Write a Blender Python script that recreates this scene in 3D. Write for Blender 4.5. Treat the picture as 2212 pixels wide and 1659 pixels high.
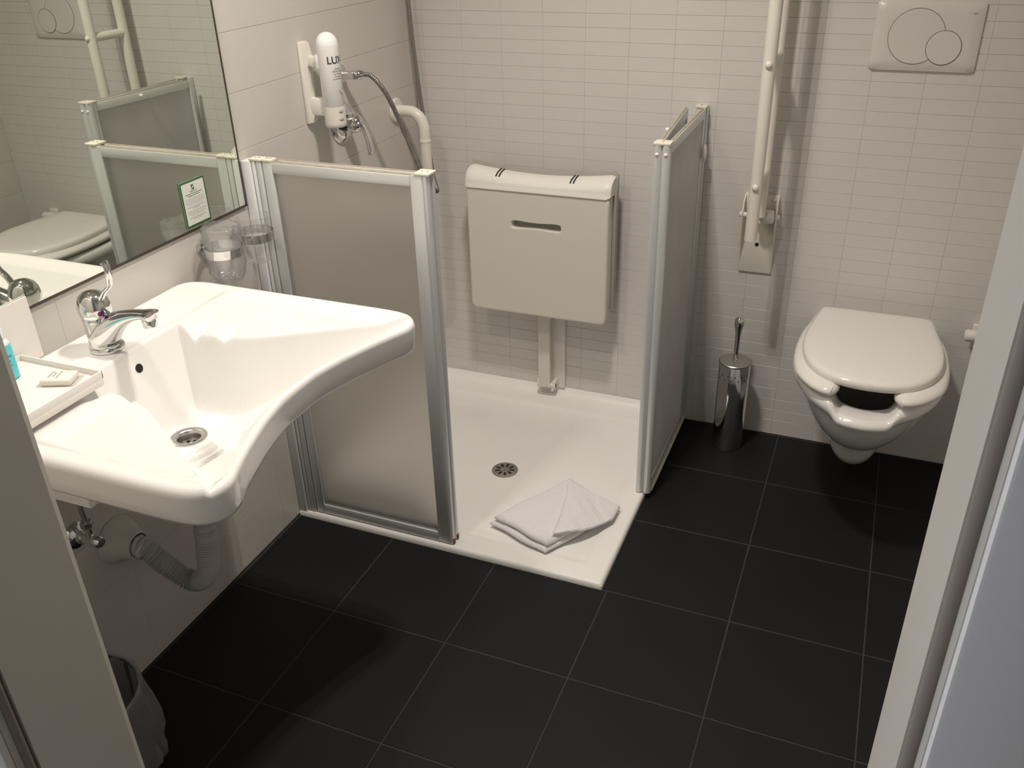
import bpy, bmesh, math, random
import numpy as np
from mathutils import Vector, Matrix

random.seed(7)
for o in list(bpy.data.objects):
    bpy.data.objects.remove(o, do_unlink=True)
scene = bpy.context.scene
COL = scene.collection
PI = math.pi

# ------------------------------------------------------------------ camera
CAM = Vector((1.37008878, -2.55382334, 1.54243395))
RR = Vector((0.92651742, 0.37546788, -0.02427635))
UU = Vector((-0.16125326, 0.45455306, 0.87600166))
FF = Vector((-0.33994538, 0.80771615, -0.48169675))
FPX = 1921.95
cd = bpy.data.cameras.new('camera')
cam = bpy.data.objects.new('camera', cd)
COL.objects.link(cam)
cd.sensor_fit = 'HORIZONTAL'
cd.sensor_width = 36.0
cd.lens = FPX / 2212.0 * 36.0
cd.clip_start = 0.02
m = Matrix.Identity(4)
for i in range(3):
    m[i][0] = RR[i]; m[i][1] = UU[i]; m[i][2] = -FF[i]; m[i][3] = CAM[i]
cam.matrix_world = m
scene.camera = cam

# ------------------------------------------------------------------ world and exposure
w = bpy.data.worlds.new('daylight'); scene.world = w
w.use_nodes = True
bg = w.node_tree.nodes['Background']
bg.inputs[0].default_value = (0.80, 0.86, 1.0, 1)
bg.inputs[1].default_value = 3.2
scene.view_settings.view_transform = 'Standard'
scene.view_settings.look = 'None'
scene.view_settings.exposure = 0.07
scene.view_settings.gamma = 1.0
scene.view_settings.use_curve_mapping = False
LAMP_SINK = (0.29, -1.74, 2.33)
LAMP_ROOM = (0.77, -1.05, 2.33)
LAMP_POWER = 6.6          # watts of each bulb in the cluster over the washbasin
ROOM_POWER = 16.2         # and in the one over the middle of the room
LAMP_COL = (1.0, 0.91, 0.825)

# ------------------------------------------------------------------ materials
MATS = {}
def pbr(name, col, rough=0.5, metal=0.0, spec=0.5, noise=0.0, nscale=8.0, bump=0.0, bscale=200.0, coat=0.0, trans=0.0, ior=1.45):
    mt = bpy.data.materials.new(name); mt.use_nodes = True
    nt = mt.node_tree; b = nt.nodes['Principled BSDF']
    b.inputs['Base Color'].default_value = (*col, 1)
    b.inputs['Roughness'].default_value = rough
    b.inputs['Metallic'].default_value = metal
    b.inputs['Specular IOR Level'].default_value = spec
    b.inputs['Coat Weight'].default_value = coat
    b.inputs['Coat Roughness'].default_value = 0.05
    b.inputs['Transmission Weight'].default_value = trans
    b.inputs['IOR'].default_value = ior
    if noise > 0 or bump > 0:
        tc = nt.nodes.new('ShaderNodeTexCoord')
    if noise > 0:
        n = nt.nodes.new('ShaderNodeTexNoise'); n.inputs['Scale'].default_value = nscale; n.inputs['Detail'].default_value = 6
        r = nt.nodes.new('ShaderNodeValToRGB')
        r.color_ramp.elements[0].position = 0.3; r.color_ramp.elements[1].position = 0.7
        r.color_ramp.elements[0].color = (*[c * (1 - noise) for c in col], 1)
        r.color_ramp.elements[1].color = (*[min(1, c * (1 + noise)) for c in col], 1)
        nt.links.new(tc.outputs['Object'], n.inputs['Vector'])
        nt.links.new(n.outputs['Fac'], r.inputs[0]); nt.links.new(r.outputs[0], b.inputs['Base Color'])
    if bump > 0:
        n2 = nt.nodes.new('ShaderNodeTexNoise'); n2.inputs['Scale'].default_value = bscale; n2.inputs['Detail'].default_value = 4
        bp = nt.nodes.new('ShaderNodeBump'); bp.inputs['Strength'].default_value = bump; bp.inputs['Distance'].default_value = 0.002
        nt.links.new(tc.outputs['Object'], n2.inputs['Vector'])
        nt.links.new(n2.outputs['Fac'], bp.inputs['Height']); nt.links.new(bp.outputs[0], b.inputs['Normal'])
    MATS[name] = mt
    return mt

def clear_mat(name, tint, gloss=0.12, haze=0.0, hazecol=(0.8, 0.8, 0.8), rough=0.05):
    """thin clear plastic film: see-through, with a grazing sheen and a little haze"""
    mt = bpy.data.materials.new(name); mt.use_nodes = True
    nt = mt.node_tree; nt.nodes.clear()
    out = nt.nodes.new('ShaderNodeOutputMaterial')
    tr = nt.nodes.new('ShaderNodeBsdfTransparent'); tr.inputs[0].default_value = (*tint, 1)
    gl = nt.nodes.new('ShaderNodeBsdfGlossy'); gl.inputs['Roughness'].default_value = rough
    di = nt.nodes.new('ShaderNodeBsdfDiffuse'); di.inputs[0].default_value = (*hazecol, 1)
    tl = nt.nodes.new('ShaderNodeBsdfTranslucent'); tl.inputs[0].default_value = (*hazecol, 1)
    md = nt.nodes.new('ShaderNodeMixShader'); md.inputs[0].default_value = 0.5
    nt.links.new(di.outputs[0], md.inputs[1]); nt.links.new(tl.outputs[0], md.inputs[2])
    mh = nt.nodes.new('ShaderNodeMixShader'); mh.inputs[0].default_value = haze
    nt.links.new(tr.outputs[0], mh.inputs[1]); nt.links.new(md.outputs[0], mh.inputs[2])
    lw = nt.nodes.new('ShaderNodeLayerWeight'); lw.inputs[0].default_value = 0.25
    mm = nt.nodes.new('ShaderNodeMath'); mm.operation = 'MULTIPLY_ADD'
    mm.inputs[1].default_value = 0.32; mm.inputs[2].default_value = gloss
    nt.links.new(lw.outputs['Fresnel'], mm.inputs[0])
    mx = nt.nodes.new('ShaderNodeMixShader')
    nt.links.new(mm.outputs[0], mx.inputs[0]); nt.links.new(mh.outputs[0], mx.inputs[1]); nt.links.new(gl.outputs[0], mx.inputs[2])
    nt.links.new(mx.outputs[0], out.inputs[0])
    MATS[name] = mt
    return mt

def frosted_mat(name, col, through=0.45, clear=0.87):
    mt = bpy.data.materials.new(name); mt.use_nodes = True
    nt = mt.node_tree; nt.nodes.clear()
    out = nt.nodes.new('ShaderNodeOutputMaterial')
    tc = nt.nodes.new('ShaderNodeTexCoord')
    n = nt.nodes.new('ShaderNodeTexNoise'); n.inputs['Scale'].default_value = 9; n.inputs['Detail'].default_value = 5
    r = nt.nodes.new('ShaderNodeValToRGB')
    r.color_ramp.elements[0].position = 0.3; r.color_ramp.elements[1].position = 0.75
    r.color_ramp.elements[0].color = (*[c * 0.93 for c in col], 1); r.color_ramp.elements[1].color = (*[c * 1.05 for c in col], 1)
    nt.links.new(tc.outputs['Object'], n.inputs['Vector']); nt.links.new(n.outputs['Fac'], r.inputs[0])
    di = nt.nodes.new('ShaderNodeBsdfDiffuse'); tl = nt.nodes.new('ShaderNodeBsdfTranslucent')
    nt.links.new(r.outputs[0], di.inputs[0]); nt.links.new(r.outputs[0], tl.inputs[0])
    mx = nt.nodes.new('ShaderNodeMixShader'); mx.inputs[0].default_value = through
    nt.links.new(di.outputs[0], mx.inputs[1]); nt.links.new(tl.outputs[0], mx.inputs[2])
    rf = nt.nodes.new('ShaderNodeBsdfRefraction'); rf.inputs['Roughness'].default_value = 0.42; rf.inputs['IOR'].default_value = 1.3
    rf.inputs[0].default_value = (0.98, 0.975, 0.965, 1)
    mr_ = nt.nodes.new('ShaderNodeMixShader'); mr_.inputs[0].default_value = clear
    nt.links.new(mx.outputs[0], mr_.inputs[1]); nt.links.new(rf.outputs[0], mr_.inputs[2])
    gl = nt.nodes.new('ShaderNodeBsdfGlossy'); gl.inputs['Roughness'].default_value = 0.32
    m2 = nt.nodes.new('ShaderNodeMixShader'); m2.inputs[0].default_value = 0.05
    nt.links.new(mr_.outputs[0], m2.inputs[1]); nt.links.new(gl.outputs[0], m2.inputs[2])
    nt.links.new(m2.outputs[0], out.inputs[0])
    MATS[name] = mt
    return mt

pbr('wall_tile', (0.63, 0.605, 0.565), 0.28, noise=0.015, nscale=3)
pbr('brick_tile', (0.70, 0.68, 0.65), 0.34, noise=0.02, nscale=5, bump=0.08, bscale=60)
pbr('wall_grout', (0.62, 0.60, 0.56), 0.8)
pbr('plaster', (0.72, 0.69, 0.64), 0.9)
pbr('ceiling_paint', (0.80, 0.78, 0.74), 0.95)
pbr('floor_tile', (0.0105, 0.0107, 0.0118), 0.55, spec=0.25, noise=0.12, nscale=5, bump=0.05, bscale=120)
pbr('floor_grout', (0.042, 0.041, 0.042), 0.9)
pbr('corridor_floor', (0.20, 0.18, 0.16), 0.9)
pbr('frame_paint', (0.49, 0.475, 0.425), 0.5, noise=0.01, nscale=4)
pbr('casing_paint', (0.66, 0.66, 0.66), 0.55)
pbr('door_seal', (0.22, 0.19, 0.16), 0.7)
pbr('ceramic', (0.88, 0.87, 0.845), 0.12, coat=0.4)
pbr('toilet_ceramic', (0.84, 0.83, 0.80), 0.14, coat=0.3)
pbr('toilet_plastic', (0.86, 0.84, 0.79), 0.16, coat=0.2)
pbr('tray_acrylic', (0.92, 0.91, 0.88), 0.3, noise=0.015, nscale=6)
pbr('chrome', (0.78, 0.78, 0.78), 0.08, metal=1.0)
pbr('dull_chrome', (0.50, 0.49, 0.47), 0.28, metal=1.0)
pbr('brushed_steel', (0.55, 0.54, 0.51), 0.35, metal=1.0)
pbr('mirror_glass', (0.80, 0.84, 0.77), 0.0, metal=1.0)
pbr('mirror_edge', (0.06, 0.045, 0.035), 0.4)
pbr('aluminium', (0.74, 0.755, 0.75), 0.38, metal=0.35)
pbr('white_profile', (0.76, 0.77, 0.77), 0.4)
pbr('cream_cap', (0.78, 0.75, 0.62), 0.5)
pbr('dusty_edge', (0.40, 0.34, 0.26), 0.9, noise=0.15, nscale=40)
pbr('rust', (0.22, 0.11, 0.04), 0.9, noise=0.3, nscale=80)
pbr('seat_plastic', (0.73, 0.71, 0.635), 0.42, bump=0.05, bscale=500)
pbr('seat_plastic_pale', (0.82, 0.80, 0.74), 0.4)
pbr('seat_grey', (0.40, 0.385, 0.34), 0.5)
pbr('rail_white', (0.80, 0.785, 0.70), 0.28)
pbr('knob_white', (0.82, 0.80, 0.76), 0.35)
pbr('plate_white', (0.72, 0.69, 0.65), 0.3)
pbr('gap_dark', (0.015, 0.014, 0.013), 0.8)  # near-black colour stands in for the shade inside holes, slots and gaps
pbr('print_dark', (0.06, 0.055, 0.05), 0.6)
pbr('print_grey', (0.28, 0.27, 0.25), 0.7)
pbr('print_green', (0.05, 0.13, 0.05), 0.6)
pbr('dispenser_white', (0.86, 0.86, 0.85), 0.3)
pbr('dispenser_cream', (0.80, 0.77, 0.70), 0.35)
pbr('towel_cloth', (0.85, 0.845, 0.85), 0.95, spec=0.1, bump=1.0, bscale=300)
pbr('pipe_plastic', (0.42, 0.42, 0.40), 0.5)
pbr('flange_plastic', (0.66, 0.65, 0.61), 0.45)
pbr('bin_dark', (0.05, 0.05, 0.055), 0.5)
pbr('card_white', (0.84, 0.81, 0.76), 0.6)
pbr('sign_paper', (0.75, 0.76, 0.71), 0.5)
pbr('sign_green', (0.03, 0.12, 0.035), 0.4)
pbr('sign_edge', (0.16, 0.24, 0.16), 0.2)
pbr('soap_wrap', (0.83, 0.80, 0.72), 0.4)
pbr('shampoo_blue', (0.10, 0.62, 0.68), 0.15, coat=0.5)
pbr('cap_white', (0.80, 0.84, 0.86), 0.3)
pbr('indicator_red', (0.35, 0.01, 0.03), 0.3)
pbr('indicator_blue', (0.02, 0.02, 0.25), 0.3)
pbr('hose_steel', (0.34, 0.33, 0.31), 0.35, metal=0.8)
pbr('rubber_black', (0.01, 0.01, 0.01), 0.5)
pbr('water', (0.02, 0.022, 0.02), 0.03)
clear_mat('clear_plastic', (0.985, 0.985, 0.985), 0.05, 0.11, (1.0, 1.0, 1.0), 0.05)
clear_mat('wrap_film', (0.99, 0.99, 0.99), 0.06, 0.085, (1.0, 1.0, 1.0), 0.08)
clear_mat('bin_liner', (0.85, 0.85, 0.88), 0.08, 0.32, (0.95, 0.95, 1.0), 0.2)
frosted_mat('frosted_pane', (0.92, 0.90, 0.87), 0.52, 0.88)
frosted_mat('frosted_pane_dark', (0.88, 0.87, 0.87), 0.5, 0.35)
def bulb_mat():
    mt = bpy.data.materials.new('bulb_glow'); mt.use_nodes = True
    nt = mt.node_tree; nt.nodes.clear()
    out = nt.nodes.new('ShaderNodeOutputMaterial'); e = nt.nodes.new('ShaderNodeEmission')
    e.inputs[0].default_value = (*LAMP_COL, 1); e.inputs[1].default_value = 6
    nt.links.new(e.outputs[0], out.inputs[0]); MATS['bulb_glow'] = mt
bulb_mat()

# ------------------------------------------------------------------ builders
def smooth_path(pts, n=8):
    P = [Vector(p) for p in pts]; out = []
    for i in range(len(P) - 1):
        p0 = P[max(i - 1, 0)]; p1 = P[i]; p2 = P[i + 1]; p3 = P[min(i + 2, len(P) - 1)]
        for k in range(n):
            t = k / n
            out.append(0.5 * ((2 * p1) + (p2 - p0) * t + (2 * p0 - 5 * p1 + 4 * p2 - p3) * t * t + (3 * p1 - p0 - 3 * p2 + p3) * t ** 3))
    out.append(P[-1])
    return out

class MB:
    """collects shapes in world coordinates; build() links them as one mesh object"""
    def __init__(s): s.v = []; s.f = []
    def add(s, vs, fs):
        o = len(s.v); s.v += [tuple(x) for x in vs]; s.f += [tuple(i + o for i in f) for f in fs]; return s
    def bm(s, b):
        b.verts.ensure_lookup_table(); b.verts.index_update()
        s.add([x.co[:] for x in b.verts], [[x.index for x in f.verts] for f in b.faces]); b.free(); return s
    def box(s, x0, x1, y0, y1, z0, z1, bev=0.0, seg=2, rot=None):
        b = bmesh.new(); bmesh.ops.create_cube(b, size=1)
        c = Vector(((x0 + x1) / 2, (y0 + y1) / 2, (z0 + z1) / 2)); d = (abs(x1 - x0), abs(y1 - y0), abs(z1 - z0))
        for q in b.verts: q.co = Vector((q.co.x * d[0], q.co.y * d[1], q.co.z * d[2]))
        if bev > 0: bmesh.ops.bevel(b, geom=b.edges[:], offset=bev, segments=seg, profile=0.5, affect='EDGES', clamp_overlap=True)
        for q in b.verts: q.co = (rot @ q.co if rot else q.co) + c
        return s.bm(b)
    def lathe(s, prof, origin, axis=(0, 0, 1), seg=32, caps=True):
        a = Vector(axis).normalized(); t = Vector((1, 0, 0)) if abs(a.x) < 0.8 else Vector((0, 1, 0))
        e1 = (t - a * t.dot(a)).normalized(); e2 = a.cross(e1); O = Vector(origin)
        vs = []; fs = []
        for (r, h) in prof:
            for k in range(seg):
                an = 2 * PI * k / seg
                vs.append(O + a * h + (e1 * math.cos(an) + e2 * math.sin(an)) * r)
        for i in range(len(prof) - 1):
            for k in range(seg):
                k2 = (k + 1) % seg
                fs.append((i * seg + k, i * seg + k2, (i + 1) * seg + k2, (i + 1) * seg + k))
        if caps:
            if prof[0][0] > 1e-5: fs.append(tuple(reversed(range(seg))))
            if prof[-1][0] > 1e-5: fs.append(tuple((len(prof) - 1) * seg + k for k in range(seg)))
        return s.add(vs, fs)
    def cyl(s, p0, p1, r, r1=None, seg=20, bev=0.0):
        p0 = Vector(p0); p1 = Vector(p1); L = (p1 - p0).length; r1 = r if r1 is None else r1
        if bev > 0:
            prof = [(r - bev, 0), (r - bev * 0.3, bev * 0.3), (r, bev), (r1, L - bev), (r1 - bev * 0.3, L - bev * 0.3), (r1 - bev, L)]
        else: prof = [(r, 0), (r1, L)]
        return s.lathe(prof, p0, p1 - p0, seg)
    def ball(s, c, r, sc=(1, 1, 1), u=20, vv=12):
        b = bmesh.new(); bmesh.ops.create_uvsphere(b, u_segments=u, v_segments=vv, radius=r)
        for q in b.verts: q.co = Vector((q.co.x * sc[0], q.co.y * sc[1], q.co.z * sc[2])) + Vector(c)
        return s.bm(b)
    def tube(s, pts, r, seg=16, caps=True, flat=None, up=None):
        """sweep; r = radius or list; flat = (ratio of second half-axis) list or number"""
        P = [Vector(p) for p in pts]; n = len(P); vs = []; fs = []
        rs = r if isinstance(r, (list, tuple)) else [r] * n
        T = [(P[min(i + 1, n - 1)] - P[max(i - 1, 0)]).normalized() for i in range(n)]
        ref = Vector(up) if up else (Vector((0, 0, 1)) if abs(T[0].z) < 0.9 else Vector((1, 0, 0)))
        N = (ref - T[0] * ref.dot(T[0])).normalized()
        for i in range(n):
            if up: N = (ref - T[i] * ref.dot(T[i])).normalized()
            else: N = (N - T[i] * N.dot(T[i])).normalized()
            Bn = T[i].cross(N)
            fl = 1.0 if flat is None else (flat[i] if isinstance(flat, (list, tuple)) else flat)
            for k in range(seg):
                an = 2 * PI * k / seg
                vs.append(P[i] + Bn * (math.cos(an) * rs[i]) + N * (math.sin(an) * rs[i] * fl))
        for i in range(n - 1):
            for k in range(seg):
                k2 = (k + 1) % seg
                fs.append((i * seg + k, i * seg + k2, (i + 1) * seg + k2, (i + 1) * seg + k))
        if caps:
            fs.append(tuple(reversed(range(seg)))); fs.append(tuple((n - 1) * seg + k for k in range(seg)))
        return s.add(vs, fs)
    def loft(s, rings, cap0=True, cap1=True):
        n = len(rings[0]); vs = [p for r in rings for p in r]; fs = []
        for i in range(len(rings) - 1):
            for k in range(n):
                k2 = (k + 1) % n
                fs.append((i * n + k, i * n + k2, (i + 1) * n + k2, (i + 1) * n + k))
        if cap0: fs.append(tuple(reversed(range(n))))
        if cap1: fs.append(tuple((len(rings) - 1) * n + k for k in range(n)))
        return s.add(vs, fs)
    def build(s, name, mat, parent=None, angle=40, kind=None, fix=True):
        off = Vector((0, 0, 0))
        if parent is not None: off = world_loc(parent)
        else:
            A = np.array(s.v); off = Vector(((A[:, 0].min() + A[:, 0].max()) / 2, (A[:, 1].min() + A[:, 1].max()) / 2, A[:, 2].min()))
        me = bpy.data.meshes.new(name)
        me.from_pydata([(x - off.x, y - off.y, z - off.z) for x, y, z in s.v], [], s.f)
        if fix:
            b = bmesh.new(); b.from_mesh(me); bmesh.ops.recalc_face_normals(b, faces=b.faces[:]); b.to_mesh(me); b.free()
        me.materials.append(MATS[mat])
        if angle:
            me.polygons.foreach_set('use_smooth', [True] * len(me.polygons))
            me.set_sharp_from_angle(angle=math.radians(angle))
        o = bpy.data.objects.new(name, me); COL.objects.link(o)
        if parent is not None: o.parent = parent
        else: o.location = off
        if kind: o['kind'] = kind
        return o

def world_loc(o):
    v = Vector(o.location)
    while o.parent is not None:
        o = o.parent; v = v + Vector(o.location)
    return v
def tag(o, label, cat, group=None):
    o['label'] = label; o['category'] = cat
    if group: o['group'] = group
    return o
def thing(name, label, cat, loc, group=None):
    o = bpy.data.objects.new(name, None); COL.objects.link(o); o.location = loc
    o.empty_display_size = 0.05
    return tag(o, label, cat, group)
def lettering(txt, size, mat, parent, M, name='lettering', bend=None, bold=0.0):
    """flat printed text as a mesh; M maps text plane (x right, y up, z out) to the world"""
    cu = bpy.data.curves.new('t', 'FONT'); cu.body = txt; cu.size = size; cu.align_x = 'CENTER'; cu.align_y = 'CENTER'; cu.offset = bold
    to = bpy.data.objects.new('t', cu); COL.objects.link(to)
    dg = bpy.context.evaluated_depsgraph_get()
    me = bpy.data.meshes.new_from_object(to.evaluated_get(dg))
    bpy.data.objects.remove(to, do_unlink=True); bpy.data.curves.remove(cu)
    off = world_loc(parent)
    if bend:
        b = bmesh.new(); b.from_mesh(me); bmesh.ops.triangulate(b, faces=b.faces[:])
        for _ in range(3):
            ed = [e for e in b.edges if e.calc_length() > 0.0016]
            if not ed: break
            bmesh.ops.subdivide_edges(b, edges=ed, cuts=1); bmesh.ops.triangulate(b, faces=b.faces[:])
        b.to_mesh(me); b.free()
    for v in me.vertices:
        p = Vector(v.co)
        if bend: p = bend(p)
        v.co = (M @ p) - off
    me.name = name; me.materials.clear(); me.materials.append(MATS[mat])
    o = bpy.data.objects.new(name, me); COL.objects.link(o); o.parent = parent
    return o

# ------------------------------------------------------------------ setting
def tile_mesh(name, du, dv, t, bev, mat, bu=None):
    """tile lying in local uv plane, face at w=0, body behind (w<0): local x=u, y=v, z=w"""
    hu, hv = du / 2, dv / 2; bu = bev if bu is None else bu
    vs = [(-hu, -hv, -t), (hu, -hv, -t), (hu, hv, -t), (-hu, hv, -t),
          (-hu, -hv, -bev), (hu, -hv, -bev), (hu, hv, -bev), (-hu, hv, -bev),
          (-hu + bu, -hv + bev, 0), (hu - bu, -hv + bev, 0), (hu - bu, hv - bev, 0), (-hu + bu, hv - bev, 0)]
    fs = []
    for a in (0, 4):
        for k in range(4):
            k2 = (k + 1) % 4; fs.append((a + k, a + k2, a + 4 + k2, a + 4 + k))
    fs += [(8, 9, 10, 11), (3, 2, 1, 0)]
    me = bpy.data.meshes.new(name); me.from_pydata(vs, [], fs); me.materials.append(MATS[mat])
    return me
TM = {}
def tile(name, parent, center, ex, ey, du, dv, t, bev, mat, jit=0.0, bu=None):
    key = (name, round(du, 4), round(dv, 4), mat)
    if key not in TM: TM[key] = tile_mesh(name, du, dv, t, bev, mat, bu)
    o = bpy.data.objects.new(name, TM[key]); COL.objects.link(o)
    ex = Vector(ex); ey = Vector(ey); ez = ex.cross(ey)
    if jit:
        ez = (ez + ex * random.gauss(0, jit) + ey * random.gauss(0, jit)).normalized()
        ex = (ex - ez * ex.dot(ez)).normalized(); ey = ez.cross(ex)
    M = Matrix.Identity(4); c = Vector(center) - world_loc(parent)
    for i in range(3): M[i][0] = ex[i]; M[i][1] = ey[i]; M[i][2] = ez[i]; M[i][3] = c[i]
    o.parent = parent; o.matrix_local = M
    return o
def struct(o): o['kind'] = 'structure'; return o

XR, YF, ZC = 1.872, -2.0, 2.40
DX0, DX1, DH = 0.566, 1.443, 2.05
YC = -2.135                                      # corridor face of the wall

# back wall with small ceramic bricks
wall_back = struct(MB().box(-0.12, XR + 0.12, 0.005, 0.12, -0.1, ZC).build('wall_back', 'wall_grout', angle=0))
rows = [0.003] + [0.017 + 0.0373 * k for k in range(1, 64)] + [ZC]
cols = [0.0] + [0.035 + 0.1286 * j for j in range(0, 15)] + [XR]
def project(p):
    d = Vector(p) - CAM; z = d.dot(FF)
    return 1106 + FPX * d.dot(RR) / z, 829.5 - FPX * d.dot(UU) / z, z
cells = []
for a in range(len(rows) - 1):
    for b in range(len(cols) - 1):
        x0, x1, z0, z1 = cols[b], cols[b + 1], rows[a], rows[a + 1]
        if z1 - z0 < 0.01 or x1 - x0 < 0.01: continue
        px, py, dz = project(((x0 + x1) / 2, 0, (z0 + z1) / 2))
        vis = 900 < px < 2130 and -12 < py < 1000
        cx, cz = (x0 + x1) / 2, (z0 + z1) / 2
        hid = (0.27 < cx < 0.62 and 0.36 < cz < 0.74) or (1.36 < cx < 1.52 and 0.05 < cz < 0.36) or (cx < 0.12 and cz < 0.75) or (1.33 < cx < 1.53 and 1.15 < cz < 1.27) or (0.84 < cx < 0.93 and cz < 0.7)
        cells.append(((x1 - x0) * (z1 - z0) / dz if vis and not hid else -dz, x0, x1, z0, z1))
cells.sort(key=lambda c: -c[0])
rest = MB()
for n, (sc, x0, x1, z0, z1) in enumerate(cells):
    du, dv = x1 - x0 - 0.0002, z1 - z0 - 0.0004
    c = ((x0 + x1) / 2, random.uniform(-0.0002, 0.0002), (z0 + z1) / 2)
    if n < 300:
        tile('brick', wall_back, c, (1, 0, 0), (0, 0, 1), du, dv, 0.006, 0.0006, 'brick_tile', 0.0022, 0.0002)
    else:
        hu, hv, b = du / 2, dv / 2, 0.0006
        X, Y, Z = c
        vs = [(X + sx * hu, Y + 0.006, Z + sz * hv) for sx, sz in ((-1, -1), (1, -1), (1, 1), (-1, 1))]
        vs += [(X + sx * hu, Y + b, Z + sz * hv) for sx, sz in ((-1, -1), (1, -1), (1, 1), (-1, 1))]
        vs += [(X + sx * (hu - 0.0002), Y, Z + sz * (hv - b)) for sx, sz in ((-1, -1), (1, -1), (1, 1), (-1, 1))]
        fs = [(a + k, a + (k + 1) % 4, a + 4 + (k + 1) % 4, a + 4 + k) for a in (0, 4) for k in range(4)] + [(8, 9, 10, 11)]
        rest.add(vs, fs)
rest.build('brick_field', 'brick_tile', wall_back, angle=0, kind='stuff')

# left and right walls with larger smooth tiles
def side_wall(name, X, s):
    x0, x1 = (X - 0.12, X - 0.005) if s > 0 else (X + 0.005, X + 0.12)
    wl = struct(MB().box(x0, x1, YF - 0.1, 0.12, -0.1, ZC).build(name, 'wall_grout', angle=0))
    zs = [0.006] + [0.014 + 0.128 * k for k in range(1, 19)] + [ZC]
    ys = [0.0, -0.45, -0.96, -1.47, -1.98, YF]
    for a in range(len(zs) - 1):
        for b in range(len(ys) - 1):
            if zs[a + 1] - zs[a] < 0.03 or ys[b] - ys[b + 1] < 0.03: continue
            c = (X, (ys[b] + ys[b + 1]) / 2, (zs[a] + zs[a + 1]) / 2)
            tile('wall_tile', wl, c, (0, s, 0), (0, 0, 1), ys[b] - ys[b + 1] - 0.0002, zs[a + 1] - zs[a] - 0.0006, 0.006, 0.0006, 'wall_tile', 0.0003, 0.0001)
    return wl
side_wall('wall_left', 0.0, 1)
side_wall('wall_right', XR, -1)
mb = MB()
mb.box(-0.12, DX0 - 0.02, YC + 0.01, YF, -0.1, ZC); mb.box(DX1 + 0.02, XR + 0.12, YC + 0.01, YF, -0.1, ZC)
mb.box(DX0 - 0.02, DX1 + 0.02, YC + 0.01, YF, DH + 0.02, ZC)
mb.box(-1.4, -0.12, YC + 0.01, YF, -0.1, ZC); mb.box(XR + 0.12, 3.3, YC + 0.01, YF, -0.1, ZC)
struct(mb.build('wall_front', 'plaster', angle=0))
struct(MB().box(-0.12, XR + 0.12, YC + 0.01, 0.12, ZC, ZC + 0.1).build('ceiling', 'ceiling_paint', angle=0))

floor = struct(MB().box(-0.12, XR + 0.12, YC, 0.12, -0.1, -0.0009).build('floor', 'floor_grout', angle=0))
struct(MB().box(-1.4, 3.3, -3.4, YC, -0.1, -0.002).build('floor_corridor', 'corridor_floor', angle=0))
# unseen corridor shell, closed but for its left end to steer daylight onto the casing
struct(MB().box(-1.4, 3.3, -3.5, -3.4, -0.1, ZC).build('wall_corridor', 'plaster', angle=0))
struct(MB().box(3.2, 3.3, -3.4, YC + 0.01, -0.1, ZC).build('wall_corridor_end', 'plaster', angle=0))
struct(MB().box(-1.4, 3.3, -3.5, YC + 0.01, ZC, ZC + 0.1).build('ceiling_corridor', 'ceiling_paint', angle=0))
fx = [0.004, 0.303, 0.608, 0.913, 1.218, 1.523, 1.828, XR - 0.003]; fy = [-0.003, -0.279, -0.584, -0.889, -1.194, -1.499, -1.804, -2.109]
for i in range(len(fx) - 1):
    for j in range(len(fy) - 1):
        if i < 3 and j < 3: continue
        xa = 0.9005 if i == 3 and j < 3 else fx[i]
        c = ((xa + fx[i + 1]) / 2, (fy[j] + fy[j + 1]) / 2, 0.0)
        tile('floor_tile', floor, c, (1, 0, 0), (0, 1, 0), fx[i + 1] - xa - 0.0038, fy[j] - fy[j + 1] - 0.0038, 0.0055, 0.0008, 'floor_tile', 0.0008)

# door frame: profiled jambs and head, dark seal in the rebate, casing towards the corridor
def jamb(n, X, s):
    """s=+1: left jamb, its reveal faces +x"""
    prof = [(X, YF + 0.004), (X, YC + 0.018), (X - s * 0.007, YC + 0.017), (X - s * 0.007, YC + 0.006), (X - s * 0.009, YC - 0.002),
            (X - s * 0.10, YC - 0.002), (X - s * 0.10, YC + 0.01), (X - s * 0.02, YC + 0.01), (X - s * 0.02, YF - 0.001), (X - s * 0.06, YF - 0.0005), (X - s * 0.06, YF + 0.012), (X - s * 0.004, YF + 0.012)]
    mb = MB().loft([[(x, y, z) for x, y in prof] for z in (0.0, DH)])
    o = struct(mb.build('trim_%d' % n, 'frame_paint', angle=0))
    MB().cyl((X - s * 0.0055, YC + 0.0105, 0.0), (X - s * 0.0055, YC + 0.0105, DH), 0.0055, seg=10).build('seal', 'door_seal', o)
    xs = sorted((X - s * 0.0092, X - s * 0.104))
    MB().box(xs[0], xs[1], YC - 0.012, YC - 0.0015, 0.0, DH + 0.1, 0.003).build('casing', 'casing_paint', o)
    return o
jamb(1, DX0, 1); jamb(2, DX1, -1)
mb = MB().box(DX0 - 0.02, DX1 + 0.02, YC - 0.002, YF + 0.004, DH, DH + 0.03, 0.002)
struct(mb.build('trim_3', 'frame_paint', angle=0))

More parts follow.
